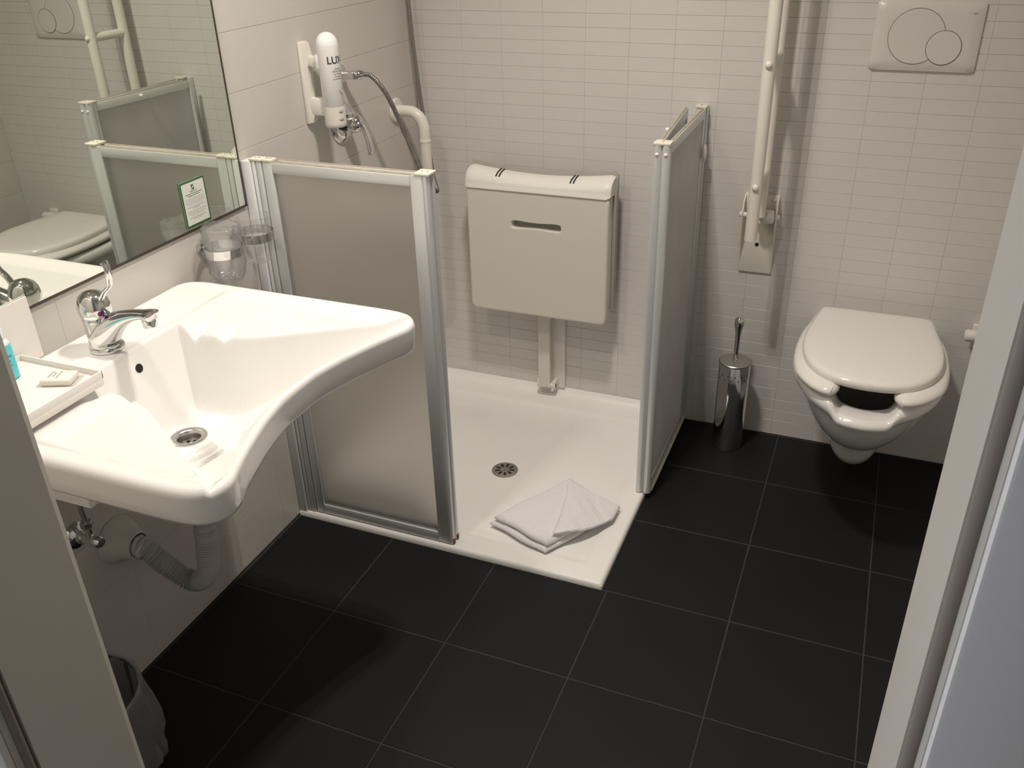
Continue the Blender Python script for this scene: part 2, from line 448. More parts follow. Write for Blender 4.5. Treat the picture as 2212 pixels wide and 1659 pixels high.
# ------------------------------------------------------------------ shower tray
def grid_mesh(fn, x0, x1, y0, y1, nx, ny, zb):
    vs = []; fs = []
    for j in range(ny + 1):
        for i in range(nx + 1):
            x = x0 + (x1 - x0) * i / nx; y = y0 + (y1 - y0) * j / ny
            vs.append((x, y, fn(x, y)))
    W = nx + 1
    for j in range(ny):
        for i in range(nx): fs.append((j * W + i, j * W + i + 1, (j + 1) * W + i + 1, (j + 1) * W + i))
    loop = [i for i in range(W)] + [j * W + nx for j in range(1, ny + 1)] + [ny * W + i for i in range(nx - 1, -1, -1)] + [j * W for j in range(ny - 1, 0, -1)]
    o = len(vs)
    for k in loop: vs.append((vs[k][0], vs[k][1], zb))
    n = len(loop)
    for k in range(n):
        k2 = (k + 1) % n; fs.append((loop[k2], loop[k], o + k, o + k2))
    fs.append(tuple(o + k for k in range(n)))
    return vs, fs
def sst(a, b, x):
    t = min(1, max(0, (x - a) / (b - a))); return t * t * (3 - 2 * t)
DRX, DRY = 0.472, -0.494
def tray_z(x, y):
    fr = sst(0.055, 0.075, 0.9 - x) * sst(0.058, 0.078, y + 0.893)       # inside the front and right rims
    wl = sst(0.10, 0.13, x) * sst(0.09, 0.115, -y)
    z = 0.018 - 0.004 * fr * wl
    r = math.hypot(x - DRX, y - DRY)
    z -= 0.005 * fr * wl * (1 - sst(0.05, 0.42, r))
    cl = max(0, 0.03 - x) / 0.03 * sst(0.825, 0.80, -y); cb = max(0, 0.03 + y) / 0.03 * (1 - sst(0.835, 0.865, x))
    z += 0.030 * max(cl, cb) ** 2.2
    e = min(0.9 - x, y + 0.893)
    if e < 0.006: z -= 0.006 - math.sqrt(max(0, 0.006 ** 2 - (0.006 - e) ** 2))
    return z
gx, gy = grid_mesh(tray_z, 0.0015, 0.9, -0.893, -0.0015, 150, 150, 0.0)
tray = thing('shower_tray', 'white shower tray set flush into the black tiled floor', 'shower tray', (0.45, -0.445, 0))
MB().add(gx, gy).build('basin', 'tray_acrylic', tray, angle=50)
zd = tray_z(DRX, DRY)
dr = MB().lathe([(0.0001, 0.0025), (0.036, 0.0025), (0.0395, 0.0018), (0.0405, 0.0)], (DRX, DRY, zd), seg=40, caps=False).build('drain_cover', 'brushed_steel', tray)
dr['label'] = 'round steel drain cover with radial slots'
for k in range(9):
    a = 2 * PI * k / 9 + 0.2
    M = Matrix.Rotation(a, 3, 'Z')
    c = Vector((DRX, DRY, zd + 0.0027)) + M @ Vector((0.0225, 0, 0))
    MB().box(c.x - 0.0075, c.x + 0.0075, c.y - 0.0035, c.y + 0.0035, c.z - 0.0003, c.z + 0.0003, 0.0003, 1, rot=M).build('drain_slot', 'gap_dark', dr, angle=0)
MB().cyl((DRX, DRY, zd + 0.0024), (DRX, DRY, zd + 0.0036), 0.003, seg=12).build('drain_screw', 'chrome', dr)

# ------------------------------------------------------------------ shower screens
LEAN = [0.0]
def map_box(mb, F, u0, u1, v0, v1, z0, z1, bev=0.002):
    p = F(u0, v0); q = F(u1, v1)
    mb.box(min(p[0], q[0]), max(p[0], q[0]), min(p[1], q[1]), max(p[1], q[1]), z0, z1, bev, 2)
    if LEAN[0]: mb.v = [(x - LEAN[0] * (y + 0.465), y, z) for x, y, z in mb.v]      # leaf swung slightly open on its hinge
    return mb
ZS0, ZS1 = 0.021, 1.018
def screen_panel(root, F, u0, u1, v, pane_mat, st0=0.026, st1=0.03, th=0.014, frame='aluminium', lean=0.0):
    """one framed pane from u0 to u1 at offset v"""
    a, b = v - th / 2, v + th / 2
    for (x0, x1) in ((u0, u0 + st0), (u1 - st1, u1)):
        map_box(MB(), F, x0, x1, a, b, ZS0, ZS1).build('stile', frame, root)
    tr = map_box(MB(), F, u0 + st0, u1 - st1, a, b, ZS1 - 0.026, ZS1 - 0.001).build('top_rail', frame, root)
    map_box(MB(), F, u0 + st0 * 0.4, u1 - st1 * 0.4, a + 0.003, b - 0.003, ZS1 - 0.003, ZS1 + 0.0006, 0).build('dust_line', 'dusty_edge', tr, angle=0)
    map_box(MB(), F, u0 + st0, u1 - st1, a, b, ZS0, ZS0 + 0.03).build('bottom_rail', frame, root)
    map_box(MB(), F, u0 + st0 - 0.003, u1 - st1 + 0.003, v - 0.002, v + 0.002, ZS0 + 0.027, ZS1 - 0.023, 0).build('pane', pane_mat, root, angle=0)
def cap(root, F, u0, u1, v0, v1):
    mb = MB(); map_box(mb, F, u0, u1, v0, v1, ZS1, ZS1 + 0.006, 0.0015)
    c = mb.build('end_cap', 'cream_cap', root)
    for t in (0.33, 0.67):
        x, y = F(u0 + (u1 - u0) * t, (v0 + v1) / 2)
        MB().cyl((x, y, ZS1 + 0.0058), (x, y, ZS1 + 0.0066), 0.0028, seg=10).build('cap_hole', 'dusty_edge', c, angle=0)
# left screen: along +x, standing on the front rim of the tray
FL = lambda u, v: (u, -0.872 - v)
ls = thing('shower_screen', 'half-height folding shower screen with large frosted pane beside the washbasin', 'shower screen', (0.24, -0.872, 0.018))
map_box(MB(), FL, 0.001, 0.026, -0.014, 0.018, ZS0 - 0.002, ZS1).build('wall_profile', 'white_profile', ls)
for i, (u0, u1) in enumerate(((0.028, 0.038), (0.040, 0.054))):
    map_box(MB(), FL, u0, u1, -0.010, 0.013, ZS0 - 0.002, ZS1, 0.003).build('hinge_post', 'white_profile' if i == 0 else 'aluminium', ls)
screen_panel(ls, FL, 0.057, 0.470, 0.004, 'frosted_pane')
screen_panel(ls, FL, 0.060, 0.468, -0.020, 'frosted_pane', st0=0.012, st1=0.014, th=0.012)
for v in (0.003, -0.019):
    x, y = FL(0.476, v)
    MB().cyl((x, y, ZS0), (x, y, ZS1), 0.0085, seg=16).build('end_post', 'aluminium', ls)
    MB().box(x - 0.006, x + 0.009, y - 0.006, y + 0.006, ZS0 - 0.002, ZS0 + 0.016, 0.002).build('rusty_foot', 'rust', ls)
cap(ls, FL, 0.450, 0.487, -0.026, 0.012); cap(ls, FL, 0.022, 0.056, -0.012, 0.014); cap(ls, FL, 0.057, 0.083, -0.012, 0.012)
# right screen: along -y, folded double, between shower and toilet
FR_ = lambda u, v: (0.897 + v, -u)
rs = thing('shower_screen', 'folded narrow shower screen of two parallel panels standing against the back wall', 'shower screen', (0.897, -0.24, 0.018))
map_box(MB(), FR_, 0.001, 0.028, -0.017, 0.017, ZS0 - 0.002, ZS1).build('wall_profile', 'aluminium', rs)
map_box(MB(), FR_, 0.030, 0.046, -0.010, 0.014, ZS0 - 0.002, ZS1, 0.004).build('hinge_post', 'aluminium', rs)
screen_panel(rs, FR_, 0.048, 0.462, 0.0095, 'frosted_pane_dark', st0=0.012, st1=0.012, th=0.012)
LEAN[0] = 0.062
screen_panel(rs, FR_, 0.045, 0.462, -0.012, 'frosted_pane_dark', st0=0.012, st1=0.012, th=0.012)
LEAN[0] = 0.0
for v in (0.0095, -0.012):
    x, y = FR_(0.470, v)
    MB().cyl((x, y, ZS0), (x, y, ZS1), 0.0112, seg=18).build('end_post', 'aluminium', rs)
    MB().ball((x, y - 0.0085, ZS1 - 0.022), 0.0055, u=12, vv=8).build('pivot_screw', 'knob_white', rs)
    MB().box(x - 0.007, x + 0.007, y - 0.009, y + 0.006, ZS0 - 0.002, ZS0 + 0.014, 0.002).build('rusty_foot', 'rust', rs)
cap(rs, FR_, 0.446, 0.481, -0.022, 0.0195); cap(rs, FR_, 0.024, 0.050, -0.014, 0.018)
map_box(MB(), FR_, 0.002, 0.46, -0.018, 0.022, 0.0183, ZS0, 0.001).build('sill_strip', 'cream_cap', rs)
kn = MB().ball((0.9205, -0.060, 0.90), 0.02, (0.35, 0.55, 1.25)).build('handle_knob', 'knob_white', rs)
MB().cyl((0.856, -0.27, ZS1 - 0.012), (0.868, -0.27, ZS1 - 0.012), 0.006, seg=12).build('handle_stud', 'knob_white', rs)

# ------------------------------------------------------------------ fold-up shower seat
st = thing('shower_chair', 'fold-up beige plastic shower seat tipped upright on the back wall', 'seat', (0.445, -0.06, 0.04))
def rrect(cx, cz, hw, hh, r, n):
    """closed rounded rectangle of n points, start at +x middle, ccw"""
    pts = []; N = n
    per = 4 * (hw + hh) - 8 * r + 2 * PI * r
    segs = [('l', (hw, 0), (hw, hh - r)), ('a', (hw - r, hh - r), 0), ('l', (hw - r, hh), (-hw + r, hh)), ('a', (-hw + r, hh - r), PI / 2),
            ('l', (-hw, hh - r), (-hw, -hh + r)), ('a', (-hw + r, -hh + r), PI), ('l', (-hw + r, -hh), (hw - r, -hh)), ('a', (hw - r, -hh + r), 1.5 * PI), ('l', (hw, -hh + r), (hw, 0))]
    for k in range(N):
        d = per * k / N
        for s_ in segs:
            L = math.dist(s_[1], s_[2]) if s_[0] == 'l' else r * PI / 2
            if d <= L + 1e-9:
                if s_[0] == 'l':
                    t = d / L if L > 0 else 0
                    p = (s_[1][0] + (s_[2][0] - s_[1][0]) * t, s_[1][1] + (s_[2][1] - s_[1][1]) * t)
                else:
                    a = s_[2] + d / r; p = (s_[1][0] + r * math.cos(a), s_[1][1] + r * math.sin(a))
                break
            d -= L
        pts.append((cx + p[0], cz + p[1]))
    return pts
N = 96
SX, SZ0, SZ1 = 0.4435, 0.362, 0.770
outer = lambda ins: rrect(SX, (SZ0 + SZ1) / 2, 0.2275 - ins, (SZ1 - SZ0) / 2 - ins, 0.014, N)
def slot(ins):
    pts = []
    for k in range(N):
        a = 2 * PI * k / N
        ca, sa = math.cos(a), math.sin(a)
        x = 0.079 * (abs(ca) ** 0.75) * (1 if ca > 0 else -1)
        zz = (0.0092 + 0.0085 * (x / 0.079) ** 2) * (abs(sa) ** 0.55) * (1 if sa > 0 else -1)
        pts.append((0.4435 + x * (1 - ins * 12), 0.660 + zz * (1 - ins * 40)))
    return pts
Y3 = lambda pts, y: [(p[0], y, p[1]) for p in pts]
mb = MB().loft([Y3(slot(0.0), -0.118), Y3(slot(-0.0012), -0.1315), Y3(slot(-0.004), -0.134), Y3(slot(-0.007), -0.134), Y3(outer(0.010), -0.134), Y3(outer(0.006), -0.134), Y3(outer(0.002), -0.1325), Y3(outer(0.0), -0.129), Y3(outer(0.0), -0.092), Y3(outer(0.003), -0.089), Y3(outer(0.02), -0.089), Y3(slot(0.0), -0.104), Y3(slot(0.0), -0.118)], False, False)
mb.build('seat_panel', 'seat_plastic', st, angle=45)
MB().box(SX - 0.19, SX + 0.19, -0.106, -0.100, 0.42, 0.755, 0.002).build('slot_backing', 'seat_grey', st)
# rounded upper edge that curls back to the hinge; its top dips in the middle
rings = []
nxs = 40
for i in range(nxs + 1):
    x = SX - 0.231 + 0.462 * i / nxs
    t = (x - SX) / 0.231
    top = 0.804 + 0.018 * abs(t) ** 1.8
    e = 0.0 if i not in (0, nxs) else 0.006
    pr = [(-0.1385 + e, 0.764 + e), (-0.1375 + e, 0.770)]
    for k in range(9):
        a = PI / 2 * k / 8
        pr.append((-0.075 - (0.060 - e) * math.cos(a) ** 0.8, 0.774 + (top - 0.774 - e) * math.sin(a)))
    pr += [(-0.072, 0.770), (-0.075, 0.764)]
    rings.append([(x, y, z) for y, z in pr])
mb = MB().loft(rings)
mb.build('hinge_cover', 'seat_plastic_pale', st, angle=50)
for xx in (0.312, 0.322, 0.548, 0.558):
    P = []
    t = (xx - SX) / 0.231; top = 0.804 + 0.018 * abs(t) ** 1.8
    for k in range(4, 9):
        a = PI / 2 * k / 8
        P.append((xx, -0.075 - 0.0608 * math.cos(a) ** 0.8, 0.7745 + (top - 0.774) * math.sin(a)))
    MB().tube(P, 0.0022, seg=8).build('vent_slit', 'gap_dark', st)
rings = []
for i in range(nxs + 1):
    x = SX - 0.228 + 0.465 * i / nxs
    t = (x - SX) / 0.231
    top = 0.813 + 0.018 * min(1.0, abs(t)) ** 1.8
    if i == nxs: top -= 0.012
    rings.append([(x, -0.086, 0.40), (x, -0.086, 0.76), (x, -0.0715, top), (x, -0.064, top), (x, -0.064, 0.40)])
MB().loft(rings).build('back_shell', 'seat_grey', st, angle=30)
MB().box(0.30, 0.58, -0.065, -0.0005, 0.55, 0.74, 0.004).build('wall_mount', 'seat_grey', st)
MB().box(0.425, 0.497, -0.012, -0.0005, 0.045, 0.40, 0.002).build('wall_rail', 'seat_plastic_pale', st)
mb = MB()
prof = [(0.060, 0.020), (0.30, 0.020), (0.325, 0.024), (0.345, 0.036), (0.36, 0.042), (0.40, 0.042)]
rings = [[(0.436 - h, -0.050, z), (0.436 + h, -0.050, z), (0.436 + h, -0.038, z), (0.436 - h, -0.038, z)] for z, h in prof]
mb.loft(rings).build('support_leg', 'seat_plastic', st, angle=30)
ft = MB().cyl((0.408, -0.040, 0.066), (0.474, -0.040, 0.066), 0.0085, seg=16, bev=0.001).build('leg_hinge', 'seat_plastic_pale', st)
MB().cyl((0.474, -0.040, 0.066), (0.4755, -0.040, 0.066), 0.0026, seg=10).build('hinge_pin', 'gap_dark', ft, angle=0)
for x in (0.408, 0.462):
    MB().box(x, x + 0.012, -0.046, -0.010, 0.054, 0.082, 0.003).build('hinge_lug', 'seat_plastic_pale', st)

# ------------------------------------------------------------------ drop-down grab rail by the toilet (raised)
gr = thing('grab_rail', 'white fold-up grab rail raised upright on the wall beside the toilet', 'grab rail', (1.087, -0.02, 0.545))
GX = 1.088
pl = MB().box(1.038, 1.132, -0.006, -0.0005, 0.546, 0.782, 0.001).build('wall_plate', 'rail_white', gr)
for x in (1.0385, 1.1315):
    prof = [(-0.004, 0.560), (-0.012, 0.60), (-0.038, 0.690), (-0.045, 0.735), (-0.030, 0.765), (-0.004, 0.780)]
    MB().loft([[(xx, y, z) for y, z in prof] for xx in (x - 0.0015, x + 0.0015)]).build('side_flange', 'rail_white', gr, angle=0)
MB().cyl((1.084, -0.0055, 0.632), (1.084, -0.0070, 0.632), 0.0058, seg=16).build('screw_hole', 'gap_dark', pl)
MB().ball((1.118, -0.008, 0.768), 0.007, (1, 0.5, 1), 12, 8).build('screw_head', 'knob_white', pl)
MB().cyl((1.112, -0.0055, 0.700), (1.112, -0.007, 0.700), 0.004, seg=12).build('screw_hole', 'door_seal', pl)
MB().cyl((1.030, -0.034, 0.727), (1.142, -0.034, 0.727), 0.0075, seg=16, bev=0.002).build('pivot_pin', 'knob_white', gr)
MB().lathe([(0.0, 0), (0.012, 0.001), (0.018, 0.006), (0.020, 0.014), (0.020, 0.034), (0.017, 0.040), (0.01, 0.042)], (1.086, -0.034, 0.727), (1, 0, 0), 24).build('pivot_drum', 'knob_white', gr)
YA, YB = -0.205, -0.060
rtop = 1.56
tubeA = smooth_path([(GX, YA, 0.716), (GX, YA, 1.0), (GX, YA, 1.45), (GX, YA - 0.0, rtop - 0.05), (GX, YA + 0.035, rtop), (GX, (YA + YB) / 2, rtop + 0.015), (GX, YB - 0.035, rtop), (GX, YB, rtop - 0.05), (GX, YB, 1.45), (GX, YB, 1.0), (GX, YB, 0.735)], 8)
MB().tube(tubeA, 0.0165, 20).build('rail_tube', 'rail_white', gr)
MB().lathe([(0.0165, 0), (0.0168, 0.002), (0.0145, 0.0035), (0.0001, 0.004)], (GX, YA, 0.716), (0, 0, -1), 20).build('end_plug', 'rail_white', gr)
for z in (1.165, 0.861):
    MB().cyl((GX, YA, z), (GX, YB, z), 0.014, seg=16).build('cross_bar', 'rail_white', gr)
    MB().ball((GX, YA - 0.0175, z), 0.0085, (1, 0.8, 1), 14, 10).build('dome_cap', 'knob_white', gr)

# ------------------------------------------------------------------ wall-hung toilet
TX = 1.437
tl = thing('toilet', 'white wall-hung toilet with closed lid and open-front seat', 'toilet', (TX, -0.28, 0.085))
def d_outline(hw, yf, n=33, back=0.86, k=0.44, yb=-0.002, sq=1.0):
    """right half from back corner to the front, then mirrored: closed ring"""
    half = []
    ym = yf * k
    for i in range(12):
        t = i / 12
        half.append((hw * (back + (1 - back) * math.sin(t * PI / 2)), yb + (ym - yb) * t))
    for i in range(n):
        a = PI / 2 * i / (n - 1)
        half.append((hw * math.cos(a) ** sq, ym + (yf - ym) * math.sin(a)))
    ring = half + [(-x, y) for x, y in reversed(half[:-1])]
    return ring
sec = [(0.085, 0.030, -0.17), (0.090, 0.052, -0.225), (0.103, 0.066, -0.255), (0.125, 0.0725, -0.272), (0.15, 0.0735, -0.285), (0.175, 0.0715, -0.298), (0.195, 0.073, -0.318),
       (0.212, 0.088, -0.355), (0.24, 0.113, -0.402), (0.275, 0.135, -0.445), (0.31, 0.152, -0.477), (0.34, 0.163, -0.498), (0.368, 0.171, -0.513), (0.382, 0.174, -0.520), (0.390, 0.179, -0.528), (0.398, 0.188, -0.542), (0.409, 0.1935, -0.553), (0.424, 0.1945, -0.555), (0.434, 0.190, -0.550)]
def rimdip(x, y, z):
    f = (1 - sst(0.056, 0.082, abs(x))) * sst(0.30, 0.40, -y)
    return z - 0.030 * f * sst(0.355, 0.435, z)
rings = []
for z, hw, yf in sec:
    rings.append([(TX + x, y, rimdip(x, y, z)) for x, y in d_outline(hw, yf)])
inn = [(0.4395, 0.178, -0.538), (0.440, 0.165, -0.522), (0.4385, 0.142, -0.484), (0.433, 0.134, -0.472), (0.42, 0.130, -0.466), (0.36, 0.122, -0.448), (0.30, 0.10, -0.41), (0.24, 0.065, -0.34), (0.16, 0.045, -0.26), (0.13, 0.04, -0.24)]
for z, hw, yf in inn:
    rg = []
    for x, y in d_outline(hw, yf, yb=-0.004 if hw > 0.17 else -0.10):
        rg.append((TX + x, y, rimdip(x, y, z)))
    rings.append(rg)
MB().loft(rings[:len(sec) + 1], True, False).add([], []).build('bowl', 'toilet_ceramic', tl, angle=60)
MB().loft(rings[len(sec):], False, True).build('bowl_inside', 'toilet_ceramic', tl, angle=60)
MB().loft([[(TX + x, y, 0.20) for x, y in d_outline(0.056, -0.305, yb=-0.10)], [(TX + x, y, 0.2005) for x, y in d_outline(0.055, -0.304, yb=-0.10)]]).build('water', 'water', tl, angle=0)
# seat ring, open at the front
half = [(0.066, -0.500), (0.072, -0.4975), (0.084, -0.492), (0.112, -0.470), (0.142, -0.420), (0.154, -0.35), (0.156, -0.27), (0.148, -0.18), (0.128, -0.11), (0.09, -0.082), (0.0, -0.076)]
path = smooth_path([(TX - x, y, 0.4585) for x, y in half] + [(TX + x, y, 0.4585) for x, y in reversed(half[:-1])], 8)
n = len(path); rr = []; fl = []
for i in range(n):
    d = min((path[i] - path[0]).length, (path[i] - path[-1]).length)
    k = math.sqrt(max(0.0, 1 - (1 - min(1, (d + 0.0004) / 0.024)) ** 2))
    rr.append(0.0335 * max(k, 0.1)); fl.append(0.50)
MB().tube(path, rr, 18, True, fl, up=(0, 0, 1)).build('seat', 'toilet_plastic', tl, angle=60)
lid_half = [(0.0, -0.062), (0.10, -0.062), (0.138, -0.066), (0.148, -0.085), (0.158, -0.15), (0.169, -0.23), (0.1725, -0.30), (0.165, -0.37), (0.143, -0.432), (0.105, -0.478), (0.055, -0.503), (0.0, -0.510)]
lh = [(p.x, p.y) for p in smooth_path([(x, y, 0) for x, y in lid_half], 6)]
lring = lh + [(-x, y) for x, y in reversed(lh[1:-1])]
def lid_ring(s, z, dome=0.0):
    cx, cy = 0.0, -0.285
    return [(TX + cx + (x - cx) * s, cy + (y - cy) * s, z) for x, y in lring]
rings = [lid_ring(0.93, 0.4715), lid_ring(0.985, 0.4725), lid_ring(0.998, 0.477), lid_ring(1.0, 0.482), lid_ring(0.996, 0.488), lid_ring(0.982, 0.4925), lid_ring(0.955, 0.4953), lid_ring(0.90, 0.4968), lid_ring(0.7, 0.4978), lid_ring(0.4, 0.4982), lid_ring(0.1, 0.4984)]
MB().loft(rings).build('lid', 'toilet_plastic', tl, angle=60)
for s in (-1, 1):
    MB().cyl((TX + s * 0.075 - 0.018, -0.052, 0.466), (TX + s * 0.075 + 0.018, -0.052, 0.466), 0.011, seg=14, bev=0.002).build('lid_hinge', 'toilet_plastic', tl)

# ------------------------------------------------------------------ flush plate
FPX0, FPZ1 = 1.3093, 1.2925
fpw, fph = 0.246, 0.164
fp = thing('flush_plate', 'white rectangular flush plate with two round buttons above the toilet', 'flush plate', (FPX0 + fpw / 2, -0.006, FPZ1 - fph))
N = 64
ctr = (FPX0 + fpw / 2, FPZ1 - fph / 2)
rg = lambda ins, y: [(x, y, z) for x, z in rrect(ctr[0], ctr[1], fpw / 2 - ins, fph / 2 - ins, 0.002, N)]
MB().loft([rg(0.0, -0.0005), rg(0.0, -0.005), rg(0.001, -0.0065), rg(0.017, -0.0125), rg(0.03, -0.013)]).build('plate_body', 'plate_white', fp, angle=35)
big = (FPX0 + 0.1005, FPZ1 - 0.081); small = (FPX0 + 0.1665, FPZ1 - 0.1055)
def disc_ring(c, r, y, n=72): return [(c[0] + r * math.cos(2 * PI * k / n), y, c[1] + r * math.sin(2 * PI * k / n)) for k in range(n)]
def button(c, r, y):
    MB().loft([disc_ring(c, r + 0.0009, y + 0.0012), disc_ring(c, r + 0.0009, y - 0.0002)]).build('button_gap', 'gap_dark', fp, angle=0)
    MB().loft([disc_ring(c, r, y), disc_ring(c, r - 0.0003, y - 0.0006), disc_ring(c, r - 0.004, y - 0.0008), disc_ring(c, r - 0.015, y - 0.0002), disc_ring(c, r * 0.4, y + 0.0001 - 0.0004), disc_ring(c, 0.001, y - 0.0003)]).build('button', 'plate_white', fp, angle=60)
button(big, 0.0645, -0.0132); button(small, 0.0395, -0.0142)
MW = Matrix(((1, 0, 0, FPX0 + 0.2165), (0, 0, -1, -0.0128), (0, 1, 0, FPZ1 - 0.027), (0, 0, 0, 1)))
lettering('GEBERIT', 0.0062, 'print_grey', fp, MW, bold=0.0002)

# ------------------------------------------------------------------ toilet brush
BX, BY = 1.071, -0.104
br = thing('toilet_brush', 'chrome cylinder toilet brush holder with knobbed handle on the floor', 'toilet brush', (BX, BY, 0))
ho = MB().lathe([(0.0, 0.0), (0.044, 0.0), (0.0455, 0.003), (0.0465, 0.02), (0.0465, 0.288), (0.0455, 0.290), (0.0, 0.290)], (BX, BY, 0), seg=48).build('holder', 'chrome', br)
for k in range(14):
    for q in range(2):
        a = 2 * PI * (k + 0.5 * q) / 14
        c = Vector((math.cos(a), math.sin(a), 0))
        p = Vector((BX, BY, 0.262 - 0.014 * q)) + c * 0.0462
        MB().cyl(p, p + c * 0.0006, 0.0021, seg=8).build('vent_hole', 'gap_dark', ho, angle=0)
MB().lathe([(0.0, 0.291), (0.047, 0.291), (0.0485, 0.2925), (0.0485, 0.296), (0.0465, 0.298), (0.015, 0.3005), (0.0, 0.301)], (BX, BY, 0), seg=48).build('lid', 'brushed_steel', br)
MB().lathe([(0.0085, 0.30), (0.0085, 0.304), (0.0068, 0.306), (0.0075, 0.35), (0.0085, 0.385), (0.011, 0.402), (0.0138, 0.414), (0.0145, 0.424), (0.013, 0.433), (0.0085, 0.4395), (0.0, 0.442)], (BX, BY, 0), seg=24).build('handle', 'chrome', br)

# ------------------------------------------------------------------ washbasin
SY = -1.462
wb = thing('washbasin', 'wide white ceramic washbasin with sloping front mounted under the mirror', 'washbasin', (0.25, SY, 0.64))
ohalf = [(0.517, 0.0), (0.5185, 0.05), (0.531, 0.115), (0.552, 0.185), (0.570, 0.235), (0.582, 0.265), (0.5845, 0.288), (0.574, 0.311), (0.548, 0.3265), (0.50, 0.3315), (0.40, 0.332), (0.25, 0.332), (0.11, 0.332), (0.050, 0.3295), (0.016, 0.314), (0.0015, 0.285), (0.001, 0.24), (0.001, 0.12), (0.001, 0.0)]
hp = [(p.x, p.y) for p in smooth_path([(x, u, 0) for x, u in ohalf], 20)]
oring = np.array(hp + [(x, -u) for x, u in reversed(hp[1:-1])])
CX0, CU0 = 0.30, 0.0
def seg_dist(P, ring):
    A = ring; B = np.roll(ring, -1, 0); d = np.full(len(P), 1e9)
    for a, b in zip(A, B):
        ab = b - a; L = (ab ** 2).sum()
        if L < 1e-12: continue
        t = np.clip(((P - a) @ ab) / L, 0, 1)
        q = a + t[:, None] * ab
        d = np.minimum(d, np.sqrt(((P - q) ** 2).sum(1)))
    return d
def nst(a, b, x):
    t = np.clip((x - a) / (b - a), 0, 1); return t * t * (3 - 2 * t)
def smin(a, b, k):
    h = np.clip(0.5 + 0.5 * (b - a) / k, 0, 1); return b + (a - b) * h - k * h * (1 - h)
def smax(a, b, k): return -smin(-a, -b, k)
DRN = (0.240, 0.0)
def basin_top(P, d):
    x, u = P[:, 0], np.abs(P[:, 1]); ZT = 0.822
    xf = np.interp(u, [p[1] for p in ohalf[:6]], [p[0] for p in ohalf[:6]])
    inner = nst(0.014, 0.058, d)
    wing = nst(0.158, 0.178, x) * inner
    deck = (1 - nst(0.125, 0.145, x)) * nst(0.018, 0.030, x) * nst(0.022, 0.04, 0.332 - u)
    z = ZT - 0.011 * wing - 0.0025 * deck
    z -= 0.010 * wing * nst(0.30, 0.50, x) * nst(0.26, 0.12, u) * 0
    # drain grooves of the soap shelves next to the basin
    w_ = 0.122 + 0.66 * 0.03 * np.log1p(np.exp(np.clip((x - 0.285) / 0.03, -30, 30)))
    ed = np.exp(-((u - w_ - 0.005) / 0.024) ** 2)
    z -= ed * (0.016 * np.exp(-((x - 0.192) / 0.011) ** 2) + 0.011 * np.exp(-((x - 0.258) / 0.011) ** 2))
    # bowl
    db = np.minimum(x - 0.150, (w_ - u) * (1 - 0.165 * nst(0.22, 0.35, x)))
    s = np.clip((x - 0.275) / np.maximum(0.02, xf - 0.020 - 0.275), 0, 1.2)
    fl = 0.655 + 0.155 * s ** 1.45 + 0.010 * np.clip((u - 0.06) / 0.1, 0, 1) ** 2 * (1 - np.clip(s, 0, 1))
    r = np.hypot(x - DRN[0], P[:, 1] - DRN[1])
    fl = fl - 0.003 * (1 - nst(0.035, 0.09, r))
    wall = ZT - 0.004 - db * 4.2
    bowl = smax(fl, wall, 0.030)
    z = smin(z, bowl, 0.010 + 0.006 * nst(0.38, 0.50, x))
    z = np.where(r < 0.0225, z - 0.030, z)
    R = 0.016
    dd = np.clip(d, 0, R)
    z = z - (R - np.sqrt(np.maximum(0, R * R - (R - dd) ** 2)))
    return z
ts = np.concatenate([np.linspace(0.0, 0.90, 135)[1:], 1 - 0.10 * (1 - np.linspace(0, 1, 34)[1:]) ** 1.6])
n = len(oring)
C = np.array([CX0, CU0])
P = np.concatenate([C + (oring - C) * t for t in ts])
d = seg_dist(P, oring)
d[-n:] = 0
zt = basin_top(P, d)
zc = basin_top(np.array([[CX0, CU0]]), np.array([0.2]))[0]
ringsT = [[(P[i * n + k][0], SY + P[i * n + k][1], zt[i * n + k]) for k in range(n)] for i in range(len(ts))]
mb = MB()
mb.loft(ringsT, False, False)
base = 0
o = len(mb.v); mb.v.append((CX0, SY, zc))
for k in range(n): mb.f.append((o, k, (k + 1) % n))
# skirt and underside
under = []
for s_, z in ((1.0, 0.800), (0.999, 0.785), (0.994, 0.765), (0.988, 0.7595), (0.976, 0.758), (0.93, 0.772)):
    under.append([(CX0 + (x - CX0) * s_, SY + u * s_, z) for x, u in oring])
for t in (0.88, 0.865, 0.78, 0.7, 0.62, 0.54, 0.46, 0.36, 0.24, 0.12, 0.02):
    Q = C + (oring - C) * t
    z = basin_top(Q, np.full(n, 0.2)) - 0.026
    z = np.where((Q[:, 0] < 0.30) & (np.abs(Q[:, 1]) < 0.29), np.minimum(z, 0.700), z)
    z = np.minimum(z, 0.775)
    under.append([(Q[k][0], SY + Q[k][1], float(z[k])) for k in range(n)])
mb.loft([ringsT[-1]] + under, False, True)
mb.build('basin', 'ceramic', wb, angle=70)
